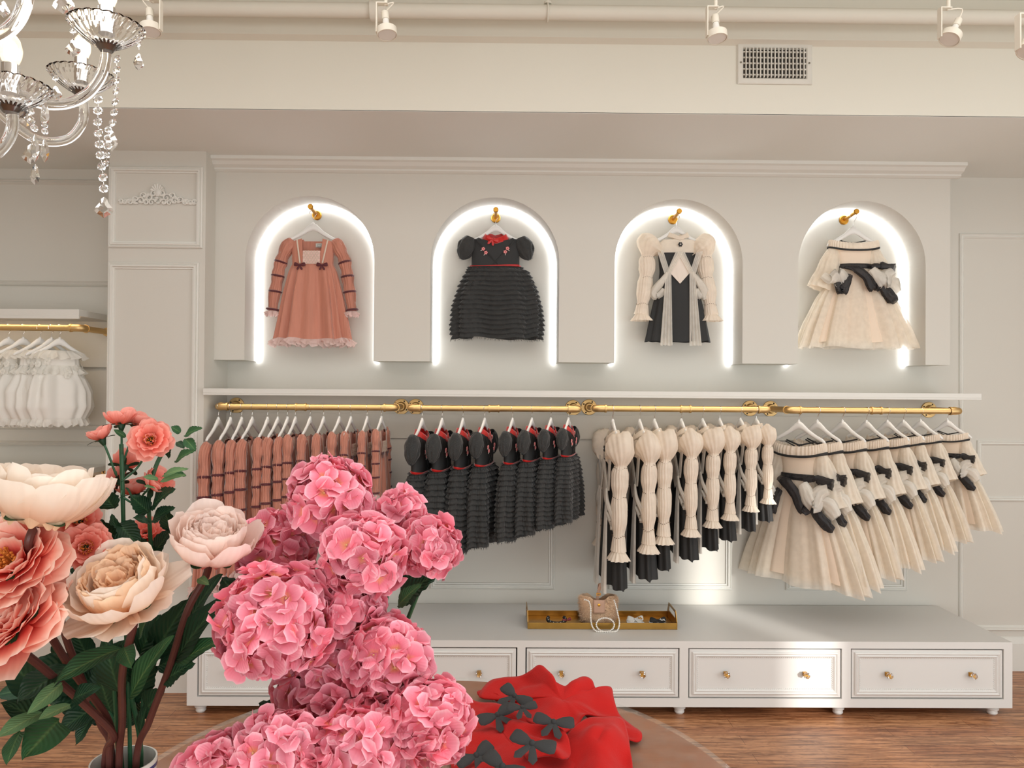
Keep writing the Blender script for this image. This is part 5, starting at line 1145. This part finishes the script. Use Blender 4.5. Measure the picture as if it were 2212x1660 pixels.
Mpearl = mat('pearl_bead', (242, 238, 230), .18, coat=.6)
m = MB(); zt_ = bc.z + bh - .012
sp = [(1263, 1296, 3.70), (1272, 1300, 3.69), (1276, 1315, 3.685), (1276, 1335, 3.67), (1279, 1353, 3.63), (1288, 1364, 3.612), (1306, 1370, 3.605), (1322, 1370, 3.605), (1334, 1362, 3.62), (1338, 1346, 3.645), (1334, 1325, 3.68), (1330, 1308, 3.69), (1326, 1296, 3.70)]
pts = spline([P(*q) for q in sp], 12)
pts = [Vector((p.x, p.y, max(p.z, CZ + .005))) for p in pts]
def beads(pts, sp_, r):
    acc = 0; last = pts[0]; m.ball(last, r, 10, 6)
    for a, b in zip(pts, pts[1:]):
        dl = (b - a).length; s_ = 0
        while acc + (dl - s_) >= sp_:
            s_ += sp_ - acc; acc = 0; m.ball(a.lerp(b, s_ / dl), r, 10, 6)
        acc += dl - s_
beads(pts, .0085, .0043)
lp = [C(1310 + 19 * math.cos(a * PI / 20) , 1354 + 11 * math.sin(a * PI / 20), .004) for a in range(41)]
lp = [Vector((C(1306, 1362).x + .044 * math.cos(a * PI / 20) + .0, 3.625 + .0 * a, CZ + .033 + .030 * math.sin(a * PI / 20))) + Vector((0, .010 * math.sin(a * PI / 20), 0)) for a in range(41)]
beads(lp, .0085, .0043); m.build('pearl_strap', Mpearl, bag, label='pearl bead strap')
# headbands and clips
def acc(name, lab, cat, px, py): c = C(px, py); return thing(name, lab, cat, (c.x, c.y, CZ + .006)), Vector((c.x, c.y, CZ + .006))
t, c = acc('headband', 'black pearl dotted headband with a dark red bow at the left end of the tray', 'headband', 1202, 1347)
pts = [c + Vector((.045 * math.cos(a), .035 * math.sin(a), .014 + .010 * math.sin(a))) for a in [math.radians(d) for d in range(150, 391, 12)]]
MB().tube(pts, .0085, 10).build('band', Mblk2, t)
m = MB(); 
for i in range(2, len(pts) - 1): m.ball(pts[i] + Vector((0, -.007, .006 * (-1) ** i)), .0022, 7, 4)
m.build('pearl', Mpearl, t)
m = MB(); bow(m, c + Vector((.050, -.022, .016)), .022, (1, .1, .2), (0, .3, 1), tails=False); m.build('bow', mat('dark_red_velvet', (120, 12, 24), .4, sheen=.6), t)
Mcard = mat('white_card', (238, 236, 232), .7)
for i, (px, py, m_, lab, cl) in enumerate(((1372, 1347, Mromp, 'white bow clip with beads on a white card in the gold tray', 'bead'), (1421, 1350, Mblk2, 'black bow clip with crystals on a white card at the right end of the tray', 'crystal'))):
    t, c = acc('bow_clip', lab, 'hair clip', px, py)
    cdm = MB(); cdm.add([c + Vector(v) for v in ((-.045, -.025, .0), (.045, -.03, .0), (.038, .03, .002), (-.04, .03, .002), (-.045, -.025, .0015), (.045, -.03, .0015), (.038, .03, .0035), (-.04, .03, .0035))], [(3, 2, 1, 0), (4, 5, 6, 7), (0, 1, 5, 4), (1, 2, 6, 5), (2, 3, 7, 6), (3, 0, 4, 7)]); cdm.build('card', Mcard, t, smooth=False)
    b = MB(); bow(b, c + Vector((0, 0, .014)), .040, (.95, -.25, .1), (0, .7, .7), droop=.2); bo_ = b.build('bow', m_, t)
    g = MB(); rg = random.Random(i)
    for q in range(16): g.ball(c + Vector((.008 + rg.uniform(0, .026), -.016 + rg.uniform(-.008, .010), .020 + rg.uniform(0, .006))), .0022, 6, 4)
    g.build(cl, Mhook if i == 0 else Mpearl, bo_)
# ---------------------------------------------------------------- chandelier
Mch = mat('chandelier_glass', (255, 255, 255), 0.0); nb_ = Mch.node_tree.nodes['Principled BSDF']; nb_.inputs['Transmission Weight'].default_value = 1.0; nb_.inputs['IOR'].default_value = 1.38
Mbulb = mat('bulb_glass', (255, 250, 240), 0.0, alpha=.22); Mfil = emis('lit_filament', (255, 236, 205), 14.0); Mgear = mat('dark_chrome', (120, 116, 112), .3, 1.0)
D = 1.2; cc = P(-190, 150, D)
ch = thing('crystal_chandelier', 'clear glass chandelier with lit candle bulbs and crystal pendants at the upper left', 'chandelier', (cc.x, D, cc.z - .1))
MB().lathe([(.0, -.16), (.02, -.14), (.035, -.10), (.02, -.06), (.015, 0), (.05, .03), (.055, .06), (.02, .10), (.016, .25), (.04, .30), (.016, .36), (.012, .55)], (cc.x, D, cc.z), 20, caps=False).build('centre_column', Mch, ch)
MB().tube([(cc.x, D, cc.z + .5), (cc.x, D, CEIL)], .006, 10).lathe([(.06, CEIL), (.055, CEIL - .02), (.02, CEIL - .035)], (cc.x, D, 0), 24).build('ceiling_rod', Mchrome, ch)
def arm(pts, Y0, r=.0085):
    q = spline([Vector((cc.x, D, cc.z - .02))] + [P(a, b, Y0 if len(p_) < 1 else p_[0]) for a, b, *p_ in pts], 10)
    return MB().tube(q, r, 18).build('arm', Mch, ch)
def cup(px, py, Y, R0, hgt, lit=True, candle=True):
    c = P(px, py, Y); b = MB(); n = 96
    prof = [(.30, 0), (.42, .10), (.62, .34), (.80, .62), (.93, .86), (1.0, 1.0), (.95, 1.02), (.86, .86), (.72, .62), (.54, .36), (.34, .14), (.2, .06)]
    vs = []
    for i, (r, h) in enumerate(prof):
        for j in range(n):
            a = 2 * PI * j / n + h * .25; rib = 1 + .045 * abs(math.sin(a * 12)) * r - (.03 if i > 5 else 0)
            vs.append(c + Vector((R0 * r * rib * math.cos(a), R0 * r * rib * math.sin(a), hgt * (h + .10 * (r > .9) * abs(math.cos(a * 12))))))
    fs = [(i * n + j, i * n + (j + 1) % n, (i + 1) * n + (j + 1) % n, (i + 1) * n + j) for i in range(len(prof) - 1) for j in range(n)]
    b.add(vs, fs); k = b.build('drip_cup', Mch, ch, angle=.35)
    g = MB(); g.lathe([(.010, -.008), (.013, -.004), (.0165, 0), (.015, .003)], c, 24)
    for q in range(20): a = 2 * PI * q / 20; g.tube([c + Vector((.015 * math.cos(a), .015 * math.sin(a), .0)), c + Vector((.022 * math.cos(a), .022 * math.sin(a), .004))], [.0022, .0014], 5)
    g.build('collar', Mgear, k)
    if candle:
        MB().lathe([(.0125, .02), (.0125, hgt + .032), (.010, hgt + .033)], c, 24).build('candle_sleeve', Mchrome, ch)
        zb = hgt + .033; bo_ = MB().lathe([(.010, zb), (.0145, zb + .012), (.0155, zb + .022), (.012, zb + .036), (.005, zb + .046), (.001, zb + .050)], c, 24).build('bulb', Mbulb, ch)
        MB().ball(c + Vector((0, 0, zb + .020)), .0095, 14, 10, (1, 1, 1.6)).build('filament', Mfil, bo_)
        l = bpy.data.lights.new('bulb_light', 'POINT'); l.energy = 1.5; l.color = (1, .80, .58); l.shadow_soft_size = .03
        lo = bpy.data.objects.new('bulb_light', l); col.objects.link(lo); lo.location = c + Vector((0, 0, zb + .09))
    return c
arm([(-60, 120), (0, 176), (43, 206), (92, 225), (145, 224), (188, 203), (217, 166), (228, 130), (229, 106)], D)
arm([(-80, 170, 1.25), (0, 243, 1.3), (34, 272, 1.32), (76, 300, 1.34), (118, 307, 1.36), (152, 298, 1.38), (174, 272, 1.4), (182, 242, 1.4), (176, 204, 1.4)], 1.3)
arm([(-90, 260, 1.1), (-30, 335, 1.1), (2, 322, 1.1), (22, 292, 1.1), (28, 262, 1.1), (24, 236, 1.1)], 1.1)
arm([(-60, 90, 1.0), (-10, 82, 1.0), (28, 56, 1.0), (50, 20, 1.0), (58, -20, 1.0), (60, -50, 1.0)], 1.0, .0095)
cA_ = cup(230, 100, D, .056, .031); cB_ = cup(176, 200, 1.4, .056, .032); cC_ = cup(22, 232, 1.1, .054, .031)
def bead(m, p, r, th=.5, tl=0.0):
    ax = Vector((math.sin(tl) * .6, -1 + abs(tl) * .3, math.cos(tl) * .2)).normalized(); m.lathe([(.001, -r * th), (r * .55, -r * th * .8), (r, 0), (r * .55, r * th * .8), (.001, r * th)], p, 8, ax)
def pend(m, top, w, h, rz=0.0, style=0):
    """faceted pendant hanging from top"""
    o = [(0, 0), (.16, .10), (.24, .28), (.46, .52), (.5, .66), (.36, .80), (.20, .88), (0, 1)] if style == 0 else [(0, 0), (.22, .16), (.34, .42), (.40, .62), (.30, .84), (0, 1)]
    out = [(x * w, -z * h) for x, z in o] + [(-x * w, -z * h) for x, z in o[-2:0:-1]]; cx_, cz_ = 0, -.58 * h; n = len(out); th = .006
    vs = []; R_z = Matrix.Rotation(rz, 3, 'Z')
    for x, z in out: vs.append((x, 0, z))
    for y in (-th, th): vs += [(cx_ + (x - cx_) * .5, y, cz_ + (z - cz_) * .5) for x, z in out]
    vs = [Vector(top) + R_z @ Vector(v) for v in vs]
    fs = []
    for j in range(n):
        k = (j + 1) % n; fs += [(j, k, n + k, n + j), (k, j, 2 * n + j, 2 * n + k)]
    fs += [tuple(range(n, 2 * n)), tuple(range(2 * n, 3 * n))[::-1]]; m.add(vs, fs)
def strand(pix, Y, r, pw, ph, rz=.3, style=0, step=None, tail=True):
    pts = [P(a, b, Y) for a, b in pix]; m = MB(); w = MB(); L_ = [0]
    for a, b in zip(pts, pts[1:]): L_.append(L_[-1] + (b - a).length)
    st = step or r * 2.3; d = 0; i = 0
    while d <= L_[-1]:
        while i < len(pts) - 2 and d > L_[i + 1]: i += 1
        bead(m, pts[i].lerp(pts[i + 1], (d - L_[i]) / max(1e-6, L_[i + 1] - L_[i])), r, .5, rz * (1 if tail else 1) + .2 * math.sin(d * 90)); d += st
    w.tube(pts, .0006, 5)
    o = m.build('bead_strand', Mch, ch, smooth=False); w.build('wire', Mchrome, o)
    if tail: q = MB(); pend(q, pts[-1] - Vector((0, 0, r)), pw, ph, rz, style); q.build('pendant', Mch, o, smooth=False)
px_ = 1.2 / F
strand([(212, 215), (211, 260), (214, 300), (218, 340), (222, 375), (225, 415)], D, 10.5 * px_, 38 * px_, 46 * px_, .2)
strand([(252, 128), (252, 170), (249, 215), (246, 250), (242, 272)], D, 10 * px_, 40 * px_, 46 * px_, -.5)
strand([(234, 280), (232, 312), (230, 345), (226, 368)], D, 8 * px_, 34 * px_, 40 * px_, .4, tail=False)
strand([(158, 66), (158, 76)], D, 8 * px_, 32 * px_, 40 * px_, .2)
strand([(300, 96), (300, 108)], D, 7 * px_, 28 * px_, 38 * px_, -.5)
strand([(120, 168), (120, 178)], 1.3, 8 * px_, 30 * px_, 34 * px_, .2)
strand([(97, 200), (97, 206)], 1.15, 7 * px_, 22 * px_, 62 * px_, 1.2, 1)
strand([(97, 270), (97, 290)], 1.15, 7 * px_, 20 * px_, 52 * px_, 1.2, 1, step=.01)
strand([(66, 240), (68, 265), (76, 280)], 1.15, 8 * px_, 20 * px_, 60 * px_, 1.2, 1)
strand([(64, 300), (66, 306)], 1.2, 5 * px_, 34 * px_, 44 * px_, .2)
strand([(75, 335), (76, 348)], 1.15, 6 * px_, 22 * px_, 44 * px_, .3, 1)
strand([(138, -40), (138, -30)], 1.1, 8 * px_, 42 * px_, 48 * px_, .1)
strand([(8, -20), (8, -6)], 1.1, 7 * px_, 22 * px_, 34 * px_, .4)
strand([(60, 220), (58, 228)], 1.1, 8 * px_, 26 * px_, 34 * px_, .6)
